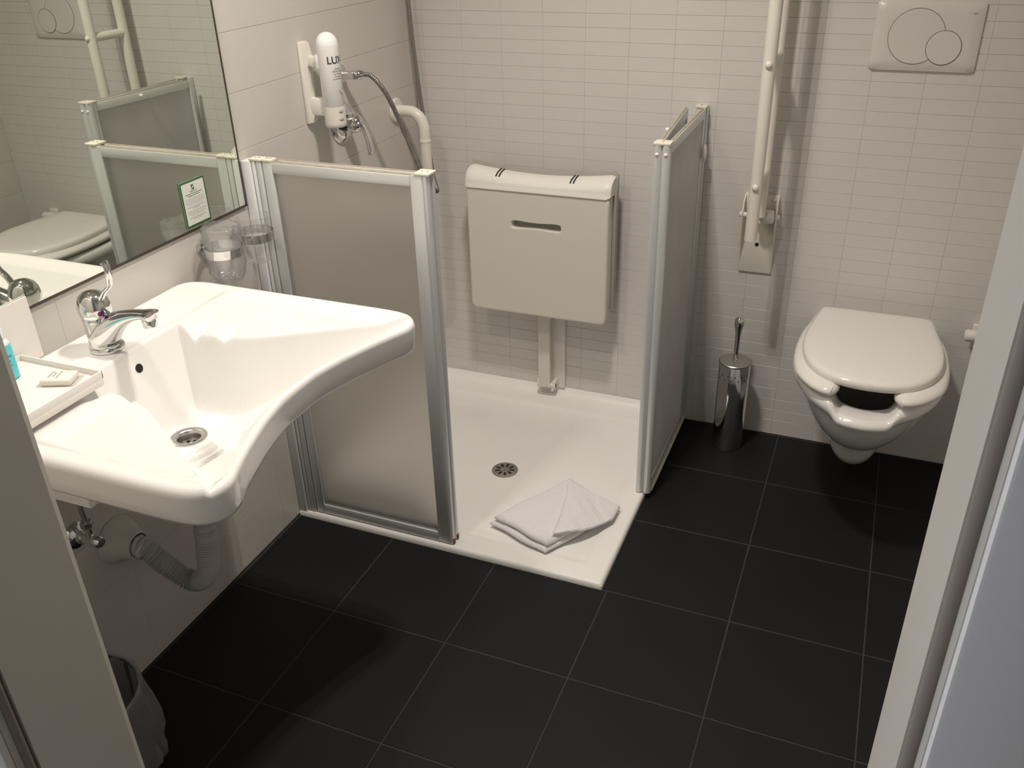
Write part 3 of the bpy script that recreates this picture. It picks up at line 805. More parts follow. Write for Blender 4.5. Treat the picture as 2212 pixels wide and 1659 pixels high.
# back of the skirt against the wall: two steel fixings stay hidden; drain fitting and overflow
zdr = float(basin_top(np.array([[DRN[0] + 0.024, 0.0]]), np.array([0.2]))[0])
dx, dy = DRN[0], SY
df = MB().lathe([(0.0345, 0.0000), (0.0345, 0.0020), (0.032, 0.0032), (0.027, 0.0030), (0.0225, 0.0005), (0.0205, -0.004), (0.0200, -0.020)], (dx, dy, zdr), seg=40, caps=False).build('drain_ring', 'dull_chrome', wb, fix=True)
sd = MB().cyl((dx, dy, zdr - 0.0185), (dx, dy, zdr - 0.016), 0.0203, seg=32).build('drain_strainer', 'brushed_steel', wb)
for k in range(6):
    a = 2 * PI * k / 6 + 0.5
    p = Vector((dx + 0.0125 * math.cos(a), dy + 0.0125 * math.sin(a), zdr - 0.0162))
    MB().cyl(p, p + Vector((0, 0, 0.0006)), 0.0040, seg=12).build('strainer_hole', 'gap_dark', sd, angle=0)
MB().cyl((dx, dy, zdr - 0.016), (dx, dy, zdr - 0.0135), 0.0035, seg=12).build('strainer_screw', 'chrome', sd)
xs = np.linspace(0.13, 0.2, 300); zz = basin_top(np.stack([xs, np.zeros(300)], 1), np.full(300, 0.15))
io = int(np.argmin(np.abs(zz - 0.786))); xo = xs[io]
sl = (zz[io + 3] - zz[io - 3]) / (xs[io + 3] - xs[io - 3]); nrm = Vector((-sl, 0, 1)).normalized()
p = Vector((xo, SY, 0.786))
MB().lathe([(0.0105, -0.002), (0.0105, 0.0004), (0.0095, 0.0009), (0.0088, 0.0004), (0.0086, -0.002)], p, nrm, 28, False).build('overflow_ring', 'ceramic', wb)
MB().cyl(p - nrm * 0.003, p + nrm * 0.0003, 0.0089, seg=24).build('overflow_hole', 'gap_dark', wb, angle=0)

# ------------------------------------------------------------------ tap
tp = thing('basin_tap', 'chrome single-lever tap standing on the washbasin', 'tap', (0.097, -1.466, 0.8195))
tx, ty, tz = 0.097, -1.466, 0.8195
MB().lathe([(0.030, 0.0), (0.0315, 0.002), (0.0315, 0.006), (0.0295, 0.009), (0.0280, 0.010)], (tx, ty, tz), seg=40).build('base_ring', 'chrome', tp)
body = [(0.0275, 0.009), (0.0262, 0.02), (0.0252, 0.04), (0.0256, 0.055), (0.0262, 0.062), (0.0250, 0.066)]
MB().lathe(body, (tx - 0.004, ty, tz), (-0.06, 0, 1), seg=40).build('body', 'chrome', tp)
# spout: flared out of the body, flattening towards the outlet
P = smooth_path([(tx - 0.002, ty, tz + 0.026), (tx + 0.020, ty, tz + 0.046), (tx + 0.050, ty, tz + 0.066), (tx + 0.085, ty, tz + 0.080), (tx + 0.115, ty, tz + 0.086), (tx + 0.132, ty, tz + 0.086)], 8)
n2 = len(P); r_ = []; f_ = []
for i in range(n2):
    t = i / (n2 - 1)
    r_.append(0.0285 - 0.0135 * sst(0.0, 0.75, t) + 0.003 * sst(0.7, 0.93, t) - 0.010 * sst(0.95, 1.0, t) * t)
    f_.append(1.0 - 0.45 * sst(0.1, 0.8, t))
MB().tube(P, r_, 24, True, f_, up=(-0.5, 0, 1)).build('spout', 'chrome', tp)
MB().lathe([(0.012, 0.0), (0.0125, 0.002), (0.0125, 0.018), (0.0105, 0.019), (0.0, 0.0185)], (tx + 0.117, ty, tz + 0.082), (0.12, 0, -1), 28).build('aerator', 'chrome', tp)
hx = tx - 0.006
MB().lathe([(0.0262, 0.0), (0.0285, 0.004), (0.0295, 0.012), (0.0290, 0.022), (0.0262, 0.032), (0.0215, 0.040), (0.014, 0.0455), (0.006, 0.048), (0.0, 0.0485)], (hx, ty, tz + 0.067), (-0.05, 0, 1), seg=40).build('head', 'chrome', tp)
P = smooth_path([(hx + 0.018, ty, tz + 0.096), (hx + 0.034, ty, tz + 0.117), (hx + 0.050, ty, tz + 0.131), (hx + 0.055, ty, tz + 0.150), (hx + 0.055, ty, tz + 0.168), (hx + 0.050, ty, tz + 0.178)], 7)
r_ = [0.007 + 0.001 * math.sin(i) * 0 + (0.0022 * sst(0.75, 1, i / (len(P) - 1))) - 0.006 * sst(0.95, 1, i / (len(P) - 1)) for i in range(len(P))]
MB().tube(P, r_, 16, True, 0.5, up=(1, 0, 0.6)).build('lever', 'chrome', tp)
for s, mt in ((-1, 'indicator_red'), (1, 'indicator_blue')):
    a = Vector((0.90, -0.42 + 0.06 * s, -0.05)).normalized()
    p = Vector((hx, ty, tz + 0.080)) + a * 0.0292
    MB().lathe([(0.0044, -0.001), (0.0044, 0.0008), (0.0, 0.0011)], p, a, 14).build('indicator', mt, tp)

# ------------------------------------------------------------------ waste pipe and stop valve below
wp = thing('waste_pipe', 'grey corrugated waste pipe hanging below the washbasin to a white wall flange', 'pipe', (0.13, -1.468, 0.25))
MB().cyl((0.24, SY, 0.600), (0.24, SY, 0.624), 0.019, seg=20).build('tailpiece', 'flange_plastic', wp)
MB().cyl((0.24, SY, 0.585), (0.24, SY, 0.612), 0.027, seg=20, bev=0.003).build('nut', 'flange_plastic', wp)
P = smooth_path([(0.240, SY, 0.605), (0.236, SY, 0.52), (0.226, SY, 0.43), (0.215, SY, 0.355), (0.205, SY, 0.312), (0.182, SY, 0.282), (0.155, SY - 0.002, 0.275), (0.128, SY - 0.008, 0.290), (0.100, SY - 0.018, 0.322), (0.072, SY - 0.026, 0.356), (0.055, SY - 0.028, 0.362)], 34)
rad = []
acc = 0
for i, q in enumerate(P):
    if i: acc += (q - P[i - 1]).length
    rad.append(0.0208 + 0.0022 * math.sin(2 * PI * acc / 0.0068))
MB().tube(P, rad, 20).build('corrugated_hose', 'pipe_plastic', wp, angle=80)
MB().cyl((0.050, SY - 0.028, 0.362), (0.076, SY - 0.0265, 0.351), 0.0225, seg=20, bev=0.002).build('hose_socket', 'flange_plastic', wp)
MB().lathe([(0.053, 0.001), (0.051, 0.008), (0.046, 0.020), (0.039, 0.032), (0.034, 0.042), (0.032, 0.054), (0.031, 0.060), (0.026, 0.060), (0.026, 0.052)], (0.0, SY - 0.028, 0.362), (1, 0, 0), 36, False).build('wall_flange', 'flange_plastic', wp)
sv = thing('stop_valve', 'chrome angle stop valve on the wall below the washbasin', 'valve', (0.03, -1.578, 0.41))
vy, vz = -1.578, 0.437
MB().lathe([(0.0300, 0.001), (0.029, 0.005), (0.024, 0.010), (0.014, 0.014), (0.013, 0.022), (0.0, 0.022)], (0.0, vy, vz), (1, 0, 0), 32).build('rosette', 'chrome', sv)
MB().lathe([(0.011, 0.0), (0.011, 0.030), (0.0135, 0.032), (0.0135, 0.044), (0.009, 0.050), (0.0, 0.051)], (0.018, vy, vz), (1, 0, 0.0), 24).build('valve_body', 'chrome', sv)
MB().cyl((0.044, vy, vz), (0.042, vy, vz + 0.034), 0.0085, seg=18).build('outlet', 'chrome', sv)
MB().lathe([(0.011, 0.0), (0.0125, 0.002), (0.0125, 0.013), (0.011, 0.015)], (0.042, vy, vz + 0.032), seg=6).build('nut', 'dull_chrome', sv, angle=20)
P = smooth_path([(0.042, vy, vz + 0.045), (0.041, vy, 0.53), (0.045, vy + 0.005, 0.60), (0.055, vy + 0.02, 0.65), (0.062, vy + 0.03, 0.668)], 10)
MB().tube(P, 0.006, 12).build('supply_hose', 'dull_chrome', sv)

# ------------------------------------------------------------------ mirror, sign and cups
mr = thing('mirror', 'large frameless wall mirror with thin brown edge above the washbasin', 'mirror', (0.003, -1.40, 0.913))
MB().box(0.0006, 0.0052, -1.96, -0.897, 0.913, 1.72, 0).build('mirror_glass', 'mirror_glass', mr, angle=0)
e = 0.0048
mb = MB()
for a in ((-0.897 - e, -0.8965, 0.9125, 1.7205), (-1.9605, -1.96 + e, 0.9125, 1.7205), (-1.96, -0.897, 0.9125, 0.913 + e), (-1.96, -0.897, 1.72 - e, 1.7205)):
    mb.box(0.0004, 0.0056, a[0], a[1], a[2], a[3], 0)
mb.build('mirror_edge', 'mirror_edge', mr, angle=0)
sg = thing('notice_sign', 'small green-bordered hotel notice standing at the lower corner of the mirror', 'sign', (0.009, -1.066, 0.921))
sy0, sy1, sz0, sz1 = -1.106, -1.0275, 0.9215, 1.0225
MB().box(0.0058, 0.0085, sy0, sy1, sz0, sz1, 0.0004).build('acrylic_block', 'sign_edge', sg)
MB().box(0.0085, 0.0088, sy0 + 0.0005, sy1 - 0.0005, sz0 + 0.002, sz1 - 0.0012, 0).build('green_border', 'sign_green', sg, angle=0)
MB().box(0.0088, 0.0090, sy0 + 0.004, sy1 - 0.004, sz0 + 0.0065, sz1 - 0.0045, 0).build('paper', 'sign_paper', sg, angle=0)
smx = (sy0 + sy1) / 2 - 0.001
def sgM(y, z): return Matrix(((0, 0, 1, 0.00925), (1, 0, 0, y), (0, 1, 0, z), (0, 0, 0, 1)))
lg = MB().box(0.0090, 0.0092, smx - 0.0045, smx + 0.0045, 1.0015, 1.0125, 0).build('emblem', 'print_green', sg, angle=0)
MB().tube([(0.00935, smx - 0.0035, 1.0035), (0.00935, smx - 0.001, 1.007), (0.00935, smx + 0.001, 1.007), (0.00935, smx + 0.0035, 1.0108)], 0.0008, 6).build('emblem_stroke', 'sign_paper', lg, angle=0)
lettering('Holiday Inn', 0.0050, 'print_dark', sg, sgM(smx, 0.9985))
zz_ = 0.9935
for i, (hw, mt) in enumerate(((0.026, 'print_green'), (0.020, 'print_green'), (0.0, ''), (0.030, 'print_grey'), (0.029, 'print_grey'), (0.031, 'print_grey'), (0.028, 'print_grey'), (0.024, 'print_grey'), (0.0, ''), (0.027, 'print_dark'), (0.010, 'print_dark'), (0.0, ''), (0.030, 'print_grey'), (0.031, 'print_grey'), (0.029, 'print_grey'), (0.018, 'print_grey'), (0.0, ''), (0.026, 'print_dark'), (0.014, 'print_grey'))):
    if hw > 0:
        th = 0.0008 if i < 2 else 0.0004
        rnd = random.Random(i); mb = MB(); yy = smx - hw
        while yy < smx + hw:
            L = rnd.uniform(0.0015, 0.0055); y2 = min(yy + L, smx + hw)
            mb.box(0.0090, 0.00915, yy, y2, zz_ - th, zz_ + th, 0); yy = y2 + 0.0011
        mb.build('text_line', mt, sg, angle=0)
        zz_ -= 0.0041 if i < 2 else 0.0033
    else: zz_ -= 0.0016
def cup_set(cy, zr, lab_h, lab_c, wrapped):
    cx = 0.060
    h = thing('cup_holder', lab_h, 'cup holder', (0.03, cy, zr - 0.01), 'chrome ring cup holders')
    MB().lathe([(0.0412, -0.0100), (0.0428, -0.0100), (0.0432, 0.0), (0.0436, 0.0100), (0.0420, 0.0100), (0.0416, 0.0), (0.0412, -0.0100)], (cx, cy, zr), seg=48, caps=False).build('ring', 'chrome', h, angle=50)
    MB().cyl((0.004, cy, zr), (0.022, cy, zr), 0.007, seg=14).build('arm', 'chrome', h)
    MB().lathe([(0.019, 0.0005), (0.019, 0.005), (0.016, 0.007), (0.0, 0.007)], (0.0, cy, zr), (1, 0, 0), 28).build('rosette', 'chrome', h)
    c = thing('plastic_cup', lab_c, 'cup', (cx, cy, zr - 0.066), 'clear plastic cups below the mirror')
    prof = [(0.0, -0.064), (0.021, -0.066), (0.026, -0.062), (0.0315, -0.045), (0.0355, -0.020), (0.0372, 0.0), (0.0385, 0.030), (0.0395, 0.044), (0.0402, 0.046), (0.0392, 0.0465), (0.0380, 0.044)]
    MB().lathe(prof, (cx, cy, zr), seg=40, caps=False).build('cup_wall', 'clear_plastic', c, angle=60)
    if wrapped:
        rn = random.Random(int(cy * 1000)); seg = 40; vs = []; fs = []
        lev = [(-0.0685, 0.018), (-0.067, 0.031), (-0.05, 0.038), (-0.030, 0.0405), (-0.014, 0.0402), (0.012, 0.0405), (0.034, 0.042), (0.050, 0.043), (0.057, 0.038), (0.052, 0.026), (0.049, 0.012)]
        for li, (z, r) in enumerate(lev):
            for k in range(seg):
                a = 2 * PI * k / seg
                am = 0.0032 if li not in (4, 5) else 0.0006
                q = r + am * (math.sin(k * 2.7 + li * 1.3) + rn.uniform(-0.6, 0.6))
                vs.append((cx + q * math.cos(a), cy + q * math.sin(a), zr + z + am * rn.uniform(-0.6, 0.6)))
        for i in range(len(lev) - 1):
            for k in range(seg):
                k2 = (k + 1) % seg; fs.append((i * seg + k, i * seg + k2, (i + 1) * seg + k2, (i + 1) * seg + k))
        MB().add(vs, fs).build('plastic_wrap', 'wrap_film', c, angle=70)
cup_set(-1.064, 0.868, 'chrome ring cup holder below the mirror, the one farther from the shower', 'clear plastic cup in crumpled film in the holder farther from the shower', True)
cup_set(-0.952, 0.866, 'chrome ring cup holder below the mirror, the one beside the shower screen', 'clear unwrapped plastic cup in the holder beside the shower screen', False)

# ------------------------------------------------------------------ amenities on the washbasin
at = thing('amenity_tray', 'white shallow tray on the back left of the washbasin', 'tray', (0.115, -1.68, 0.8205))
ax0, ax1, ay0, ay1 = 0.012, 0.202, -1.785, -1.580
MB().box(ax0, ax1, ay0, ay1, 0.8205, 0.8375, 0.004).build('tray_base', 'card_white', at)
for a in ((ax0, ax0 + 0.003, ay0, ay1), (ax1 - 0.003, ax1, ay0, ay1), (ax0, ax1, ay0, ay0 + 0.003), (ax0, ax1, ay1 - 0.003, ay1)):
    MB().box(a[0], a[1], a[2], a[3], 0.834, 0.848, 0.001).build('tray_wall', 'card_white', at)
cd_ = tag(MB().box(0.0065, 0.0095, -1.775, -1.532, 0.8215, 0.9395, 0.0004, 1).build('card', 'card_white'), 'blank white card standing upright against the wall behind the tray', 'card')
bt = thing('shampoo_bottle', 'small bottle of turquoise shampoo standing in the white tray', 'bottle', (0.050, -1.640, 0.8376))
bx, by = 0.050, -1.640
MB().lathe([(0.0, 0.0), (0.0165, 0.0), (0.0185, 0.002), (0.0185, 0.058), (0.017, 0.063)], (bx, by, 0.8376), seg=32).build('liquid_body', 'shampoo_blue', bt)
MB().lathe([(0.0172, 0.063), (0.0165, 0.067), (0.013, 0.071), (0.0105, 0.073), (0.0105, 0.074), (0.0125, 0.0745), (0.0125, 0.091), (0.0115, 0.0925), (0.0, 0.0925)], (bx, by, 0.8376), seg=32).build('cap', 'cap_white', bt)
def bend_cyl(r, a0):
    return lambda p: Vector((r * math.cos(a0 + p.x / r), r * math.sin(a0 + p.x / r), p.y))
fa = math.atan2(CAM.y - by, CAM.x - bx)
for i, (t, s_) in enumerate((('shampoo', 0.0075), ('conditioning', 0.0035), ('hair and body', 0.0035), ('30 ml', 0.0035))):
    lettering(t, s_, 'print_dark', bt, Matrix.Translation((bx, by, 0.8376 + 0.045 - 0.0085 * i)), bend=bend_cyl(0.0187, fa + 0.15))
R = Matrix.Rotation(math.radians(22), 3, 'Z')
so = thing('soap_bar', 'wrapped bar of white soap lying in the tray by the tap', 'soap', (0.146, -1.620, 0.8376))
MB().box(0.146 - 0.026, 0.146 + 0.026, -1.620 - 0.019, -1.620 + 0.019, 0.8378, 0.8500, 0.004, 3, rot=R).build('bar', 'soap_wrap', so)
MB().box(0.146 - 0.032, 0.146 + 0.034, -1.620 - 0.021, -1.620 + 0.021, 0.8377, 0.8408, 0.0012, 2, rot=R).build('wrapper', 'wrap_film', so)
MS = Matrix.Translation((0.142, -1.620, 0.8503)) @ Matrix.Rotation(math.radians(112), 4, 'Z')
for i, t in enumerate(('cleansing', 'SOAP', 'beauty bar')):
    lettering(t, 0.0062, 'print_grey', so, MS @ Matrix.Translation((0, 0.010 - 0.007 * i, 0)))

# ------------------------------------------------------------------ waste bin with liner
bn = thing('waste_bin', 'dark waste bin with translucent plastic liner on the floor below the washbasin', 'waste bin', (0.165, -1.795, 0))
bx, by = 0.165, -1.797
MB().lathe([(0.0, 0.002), (0.090, 0.002), (0.093, 0.006), (0.110, 0.262), (0.112, 0.268), (0.110, 0.270), (0.106, 0.268), (0.088, 0.010), (0.0, 0.008)], (bx, by, 0), seg=48, caps=False).build('bucket', 'bin_dark', bn, angle=50)
rn = random.Random(3); seg = 72; vs = []; fs = []
lev = [(0.018, 0.040, 0.003), (0.06, 0.074, 0.005), (0.14, 0.092, 0.006), (0.22, 0.100, 0.004), (0.262, 0.105, 0.001), (0.272, 0.1085, 0.0008), (0.2745, 0.1115, 0.0008), (0.270, 0.1145, 0.001), (0.245, 0.117, 0.003), (0.20, 0.119, 0.0065), (0.150, 0.1215, 0.009), (0.115, 0.124, 0.011), (0.095, 0.119, 0.010), (0.070, 0.112, 0.008)]
for li, (z, r, am) in enumerate(lev):
    for k in range(seg):
        a = 2 * PI * k / seg
        q = r + am * (0.6 * math.sin(a * 9 + li * 0.5) + 0.5 * math.sin(a * 17 - li * 0.9) + rn.uniform(-0.25, 0.25))
        if li >= 7: q = max(q, 0.1125 - (0.27 - z) * 0.06)
        vs.append((bx + q * math.cos(a), by + q * math.sin(a), z + (am * 1.2 * math.sin(a * 5 + li) if li > 8 else 0)))
for i in range(len(lev) - 1):
    for k in range(seg):
        k2 = (k + 1) % seg; fs.append((i * seg + k, i * seg + k2, (i + 1) * seg + k2, (i + 1) * seg + k))
MB().add(vs, fs).build('liner', 'bin_liner', bn, angle=70)

# ------------------------------------------------------------------ soap dispenser on the shower wall
sp = thing('soap_dispenser', 'white wall-mounted liquid soap dispenser bottle above the shower mixer', 'soap dispenser', (0.04, -0.59, 1.035))
dy_ = -0.590
MB().box(0.0005, 0.010, dy_ - 0.017, dy_ + 0.017, 1.040, 1.238, 0.003).build('back_plate', 'dispenser_cream', sp)
MB().loft([[(x, dy_ + s * hw, z) for x, z, s, hw in ((0.010, z0, -1, 0.014), (0.010 + dd, z0, -1, 0.010), (0.010 + dd, z0, 1, 0.010), (0.010, z0, 1, 0.014))] for z0, dd in ((1.043, 0.006), (1.07, 0.016), (1.10, 0.010), (1.18, 0.010), (1.20, 0.016), (1.235, 0.008))]).build('bracket_spine', 'dispenser_cream', sp, angle=60)
MB().box(0.008, 0.062, dy_ - 0.010, dy_ + 0.010, 1.180, 1.206, 0.004).build('bracket_arm', 'dispenser_cream', sp)
MB().box(0.008, 0.062, dy_ - 0.012, dy_ + 0.012, 1.062, 1.105, 0.004).build('bracket_arm', 'dispenser_cream', sp)
MB().box(0.048, 0.064, dy_ - 0.020, dy_ + 0.020, 1.176, 1.212, 0.005).build('clip', 'dispenser_white', sp)
dxc = 0.078
MB().lathe([(0.0, 1.036), (0.0235, 1.036), (0.0262, 1.039), (0.0270, 1.046), (0.0270, 1.088)], (dxc, dy_, 0), seg=40).build('pump_base', 'dispenser_cream', sp)
bo = MB().lathe([(0.0262, 1.0885), (0.0266, 1.089), (0.0266, 1.233)], (dxc, dy_, 0), seg=40, caps=True).build('bottle', 'dispenser_white', sp)
# slanted domed cap
seg = 40; rings = []
for i in range(9):
    a = PI / 2 * i / 8
    rad_ = 0.0266 * math.cos(a)
    ring = []
    for k in range(seg):
        t = 2 * PI * k / seg
        zz2 = 1.234 + 0.028 * math.sin(a) - (1 - math.sin(a)) * 0.007 * math.cos(t + 0.9)
        ring.append((dxc + rad_ * math.cos(t) * 1.004, dy_ + rad_ * math.sin(t) * 1.004, zz2))
    rings.append(ring)
rings[-1] = [(dxc + 0.0004 * math.cos(2 * PI * k / seg), dy_ + 0.0004 * math.sin(2 * PI * k / seg), 1.262) for k in range(seg)]
low = [(x, y, 1.222) for x, y, z in rings[0]]
MB().loft([low] + rings).build('cap', 'dispenser_white', sp, angle=60)
fa = math.atan2(CAM.y - dy_, CAM.x - dxc)
MT = Matrix.Translation((dxc, dy_, 0))
def bz(z0, a0): return lambda p: Vector((0.02685 * math.cos(a0 + p.x / 0.02685), 0.02685 * math.sin(a0 + p.x / 0.02685), z0 + p.y))
a0 = fa + 0.62
lettering('LUX', 0.0235, 'print_dark', bo, MT, bend=bz(1.198, a0), bold=0.0006)
for i, t in enumerate(('CREAMY', 'PERFECTION', 'hair & body', 'shampoo', 'and shower gel')):
    lettering(t, 0.0052, 'print_dark', bo, MT, bend=bz(1.178 - 0.0058 * i, a0 + 0.12))
P = [Vector((0.02695 * math.cos(a0 + 0.25 + 0.16 * math.sin(t * 5)), 0.02695 * math.sin(a0 + 0.25 + 0.16 * math.sin(t * 5)), 1.108 + 0.020 * t)) + Vector((dxc, dy_, 0)) for t in [k / 14 for k in range(15)]]
MB().tube(P, 0.0009, 6).build('swirl_print', 'print_grey', bo, angle=0)
for z in (1.076, 1.057):
    a = fa + 0.62
    p = Vector((dxc + 0.0196 * math.cos(a), dy_ + 0.0196 * math.sin(a), z))
    MB().ball(p, 0.0125, (0.78, 0.78, 0.5), 18, 12).build('pump_scoop_shade', 'seat_grey', sp)  # grey colour on a bump imitates the shade inside an oval scoop

# ------------------------------------------------------------------ shower mixer, outlet, hose, hand shower
mx = thing('shower_mixer', 'chrome lever shower mixer with round plate on the tiled shower wall', 'shower mixer', (0.03, -0.446, 0.955))
my, mz = -0.446, 1.010
MB().lathe([(0.056, 0.0006), (0.0555, 0.004), (0.052, 0.0075), (0.040, 0.010), (0.026, 0.011), (0.024, 0.011)], (0, my, mz), (1, 0, 0), 48, True).build('plate', 'chrome', mx)
MB().lathe([(0.021, 0.010), (0.021, 0.028)], (0, my, mz), (1, 0, 0), 32).build('collar', 'rubber_black', mx)
MB().lathe([(0.019, 0.026), (0.0225, 0.028), (0.0245, 0.034), (0.0240, 0.050), (0.020, 0.060), (0.010, 0.066), (0.0, 0.067)], (0, my, mz), (1, 0, 0), 36).build('cartridge_head', 'chrome', mx)
P = smooth_path([(0.052, my, mz + 0.008), (0.066, my, mz - 0.002), (0.078, my, mz - 0.028), (0.084, my, mz - 0.058), (0.085, my, mz - 0.082)], 8)
n2 = len(P)
MB().tube(P, [0.019 - 0.004 * sst(0.0, 0.5, i / (n2 - 1)) + 0.001 * sst(0.6, 0.9, i / (n2 - 1)) - 0.007 * sst(0.93, 1, i / (n2 - 1)) for i in range(n2)], 16, True, 0.4, up=(1, 0, 0.15)).build('lever', 'chrome', mx)
ou = thing('shower_outlet', 'chrome wall outlet elbow feeding the shower hose', 'shower outlet', (0.03, -0.425, 1.10))
oy, oz = -0.425, 1.132
MB().lathe([(0.0255, 0.0006), (0.025, 0.004), (0.020, 0.008), (0.013, 0.011), (0.011, 0.020), (0.0105, 0.034), (0.012, 0.038), (0.012, 0.046), (0.010, 0.047)], (0, oy, oz), (1, 0, 0), 36).build('elbow', 'chrome', ou)
MB().lathe([(0.0115, 0.0), (0.0125, 0.002), (0.0125, 0.016), (0.010, 0.020), (0.009, 0.024)], (0.044, oy, oz), (0.85, 0.5, 0.05), 24).build('swivel_nut', 'chrome', ou)
hs = MB()
P = smooth_path([(0.064, oy + 0.012, oz + 0.001), (0.083, oy + 0.024, oz - 0.006), (0.104, oy + 0.050, oz - 0.050), (0.112, -0.340, 1.020), (0.114, -0.285, 0.930), (0.112, -0.225, 0.840), (0.118, -0.175, 0.765), (0.106, -0.112, 0.735), (0.080, -0.078, 0.760), (0.062, -0.060, 0.83), (0.047, -0.052, 0.92), (0.036, -0.05, 1.02), (0.026, -0.050, 1.15), (0.020, -0.050, 1.28), (0.020, -0.055, 1.45), (0.030, -0.070, 1.62), (0.050, -0.10, 1.74), (0.055, -0.115, 1.80)], 44)
acc = 0; rad = []
for i, q in enumerate(P):
    if i: acc += (q - P[i - 1]).length
    rad.append(0.0063 + 0.0010 * math.sin(2 * PI * acc / 0.0052))
hs.tube(P, rad, 12)
tag(hs.build('shower_hose', 'hose_steel', angle=80), 'ribbed metal shower hose looping down from the wall outlet', 'hose')
hd = thing('hand_shower', 'chrome hand shower hanging high in the shower corner', 'hand shower', (0.06, -0.13, 1.80))
MB().cyl((0.055, -0.115, 1.80), (0.075, -0.155, 1.98), 0.011, 0.013, seg=18).build('handle', 'chrome', hd)
MB().lathe([(0.014, 0.0), (0.040, 0.012), (0.046, 0.022), (0.044, 0.026), (0.0, 0.027)], (0.070, -0.150, 1.975), (0.55, -0.65, -0.45), 32).build('spray_head', 'chrome', hd)
MB().cyl((0.0, -0.125, 1.86), (0.062, -0.128, 1.86), 0.012, seg=16).build('wall_holder', 'chrome', hd)

# ------------------------------------------------------------------ vertical grab bar in the shower corner
gb = thing('grab_bar', 'cream tubular grab bar bent off a round wall flange in the shower corner', 'grab bar', (0.045, -0.145, 0.36))
gy, gz = -0.145, 0.982
for z in (gz, 0.40):
    MB().lathe([(0.036, 0.0006), (0.036, 0.006), (0.034, 0.009), (0.020, 0.0105)], (0, gy, z), (1, 0, 0), 36).build('wall_flange', 'rail_white', gb)
P = smooth_path([(0.006, gy, gz), (0.040, gy, gz), (0.062, gy, gz - 0.003), (0.082, gy, gz - 0.018), (0.092, gy, gz - 0.042), (0.094, gy, gz - 0.075), (0.094, gy, 0.70), (0.094, gy, 0.50), (0.092, gy, 0.442), (0.082, gy, 0.418), (0.062, gy, 0.403), (0.040, gy, 0.40), (0.006, gy, 0.40)], 7)
MB().tube(P, 0.0165, 20).build('bar', 'rail_white', gb)
MB().lathe([(0.0166, -0.006), (0.0178, -0.004), (0.0178, 0.004), (0.0166, 0.006)], (0.094, gy, gz - 0.085), seg=24).build('joint_collar', 'rail_white', gb)

# ------------------------------------------------------------------ towel folded on the tray
Lp, Tp, Bp, Rp = Vector((0.545, -0.772)), Vector((0.692, -0.515)), Vector((0.728, -0.838)), Vector((0.862, -0.595))
def tw(a, b):
    """a along L->T, b along L->B (0..1), bilinear"""
    p = Lp * (1 - a) * (1 - b) + Tp * a * (1 - b) + Bp * (1 - a) * b + Rp * a * b
    return p.x, p.y
rn = random.Random(5)
def tnoise(x, y, s): return math.sin(x * 61 * s + 1.3) * math.sin(y * 53 * s + 0.7) + 0.5 * math.sin(x * 131 * s + y * 97 * s)
def slab(mb, a0, a1, b0, b1, z0, th, na=44, nb=36, sag=0.0):
    top = []; bot = []
    for i in range(na + 1):
        ra, rb_ = [], []
        for j in range(nb + 1):
            u = i / na; v = j / nb
            u2 = 0.5 - 0.5 * math.cos(PI * u); v2 = 0.5 - 0.5 * math.cos(PI * v)
            e = min(1.0, min(u2 * (a1 - a0) * 0.30, (1 - u2) * (a1 - a0) * 0.30, v2 * (b1 - b0) * 0.2, (1 - v2) * (b1 - b0) * 0.2) / (th * 0.8))
            h = th / 2 * math.sqrt(max(0, 1 - (1 - e) ** 2))
            x, y = tw(a0 + (a1 - a0) * u2 + 0.008 * math.sin(v2 * 9 + z0 * 300), b0 + (b1 - b0) * v2 + 0.010 * math.sin(u2 * 11 + z0 * 200))
            nz = (0.0011 * tnoise(x, y, 1.0) + 0.0007 * tnoise(y, x, 2.7)) * e
            zz3 = z0 + th / 2 - sag * min(1, max(0, u2 + v2 - 0.95))
            h *= 1 - 0.35 * (sag > 0) * min(1, max(0, u2 + v2 - 0.95))
            ra.append((x, y, zz3 + h + nz)); rb_.append((x, y, zz3 - h))
        top.append(ra); bot.append(rb_)
    W = nb + 1
    vs = [p for r in top for p in r] + [p for r in bot for p in r]; fs = []; o = (na + 1) * W
    for i in range(na):
        for j in range(nb):
            fs.append((i * W + j, i * W + j + 1, (i + 1) * W + j + 1, (i + 1) * W + j))
            fs.append((o + i * W + j, o + (i + 1) * W + j, o + (i + 1) * W + j + 1, o + i * W + j + 1))
    mb.add(vs, fs)
zt0 = 0.0185
towel = thing('towel', 'folded white bath towel lying on the shower tray', 'towel', (0.70, -0.68, zt0))
mb = MB(); slab(mb, 0.0, 0.97, 0.0, 1.0, zt0, 0.019); mb.build('lower_fold', 'towel_cloth', towel, angle=80)
mb = MB(); slab(mb, 0.03, 0.98, 0.03, 0.97, zt0 + 0.0175, 0.025, sag=0.024); mb.build('upper_fold', 'towel_cloth', towel, angle=80)
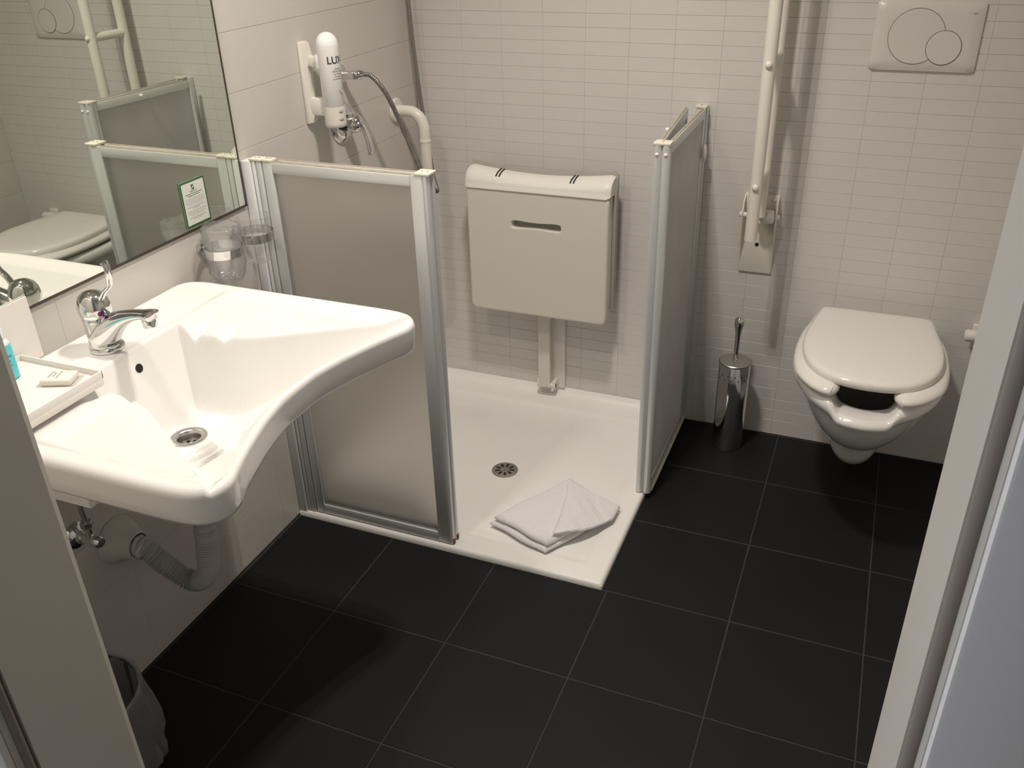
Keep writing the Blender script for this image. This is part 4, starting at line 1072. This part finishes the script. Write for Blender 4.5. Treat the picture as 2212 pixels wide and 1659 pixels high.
# loose corner turned over the right half: crest on the left, hem towards the right
c0, c3, c1, c2 = Vector((0.690, -0.560, 0.0655)), Vector((0.733, -0.802, 0.0670)), Vector((0.860, -0.586, 0.0400)), Vector((0.858, -0.652, 0.0430))
na, nb = 44, 40; vs = []; fs = []
for s_ in (1, 0):
    for i in range(na + 1):
        for j in range(nb + 1):
            u = i / na; v = j / nb                          # u: far edge -> hem, v: crest -> right tip
            p = c0 * (1 - u) * (1 - v) + c3 * u * (1 - v) + c1 * (1 - u) * v + c2 * u * v
            bow = 0.024 * math.sin(PI * v) * u
            x = p.x + 0.010 * math.sin(PI * u) * (1 - v) * 0.6; y = p.y - bow
            z = p.z + 0.0045 * math.sin(PI * v) * (0.5 + 0.5 * u) + 0.004 * math.sin(PI * v * 2.0) * u - 0.010 * sst(0.0, 1.0, (0.07 - v) / 0.07)
            z += 0.0010 * tnoise(x, y, 1.1) + 0.0006 * tnoise(y, x, 2.7)
            z += 0.0014 * sst(0.88, 0.91, u) * (1 - sst(0.97, 1.0, u)) - 0.003 * sst(0.95, 1.0, v)
            vs.append((x, y, z + (0.0 if s_ else -0.0050)))
W = nb + 1; o = (na + 1) * W
for i in range(na):
    for j in range(nb):
        fs.append((i * W + j, i * W + j + 1, (i + 1) * W + j + 1, (i + 1) * W + j))
        fs.append((o + i * W + j, o + (i + 1) * W + j, o + (i + 1) * W + j + 1, o + i * W + j + 1))
for i in range(na):
    for q in (0, nb):
        fs.append((i * W + q, (i + 1) * W + q, o + (i + 1) * W + q, o + i * W + q))
for j in range(nb):
    for q in (0, na):
        fs.append((q * W + j, q * W + j + 1, o + q * W + j + 1, o + q * W + j))
MB().add(vs, fs).build('turned_corner', 'towel_cloth', towel, angle=70)

# ------------------------------------------------------------------ paper holder peeking past the door jamb
ph = thing('paper_holder', 'white wall holder half hidden by the door jamb right of the toilet', 'paper holder', (1.70, -0.04, 0.40))
MB().box(1.690, 1.735, -0.012, -0.0005, 0.40, 0.47, 0.004).build('wall_plate', 'knob_white', ph)
MB().lathe([(0.0, 0), (0.012, 0.001), (0.017, 0.006), (0.017, 0.05), (0.012, 0.056), (0.0, 0.057)], (1.668, -0.05, 0.452), (1, 0, 0), 24).build('roller', 'knob_white', ph)
MB().tube(smooth_path([(1.70, -0.010, 0.425), (1.690, -0.03, 0.43), (1.682, -0.05, 0.452)], 6), 0.005, 12).build('arm', 'dull_chrome', ph)

# ------------------------------------------------------------------ ceiling lamps
def lamp(loc, label, n=5, ring=0.055, power=LAMP_POWER):
    x, y, z = loc
    t = thing('ceiling_lamp', label, 'lamp', (x, y, z), 'round ceiling lamps')
    MB().lathe([(0.0, 0.0), (0.085, 0.0), (0.092, -0.006), (0.095, -0.022), (0.090, -0.030), (0.078, -0.030), (0.070, -0.020), (0.0, -0.016)], (x, y, ZC - 0.001), seg=48).build('housing', 'ceiling_paint', t)
    for k in range(n):
        a = 2 * PI * k / n + 0.3
        p = (x + ring * math.cos(a), y + ring * math.sin(a), z + 0.035)
        MB().ball(p, 0.009, u=12, vv=8).build('bulb', 'bulb_glow', t)
        ld = bpy.data.lights.new('bulb_light', 'SPOT'); ld.energy = power; ld.color = LAMP_COL; ld.shadow_soft_size = 0.010
        ld.spot_size = math.radians(138); ld.spot_blend = 1.0
        lo = bpy.data.objects.new('bulb_light', ld); COL.objects.link(lo)
        lo.location = (p[0] - x, p[1] - y, p[2] - z - 0.025); lo.parent = t
lamp(LAMP_SINK, 'round ceiling lamp with five bulbs above the washbasin')
lamp(LAMP_ROOM, 'round ceiling lamp with five bulbs above the middle of the room', power=ROOM_POWER)
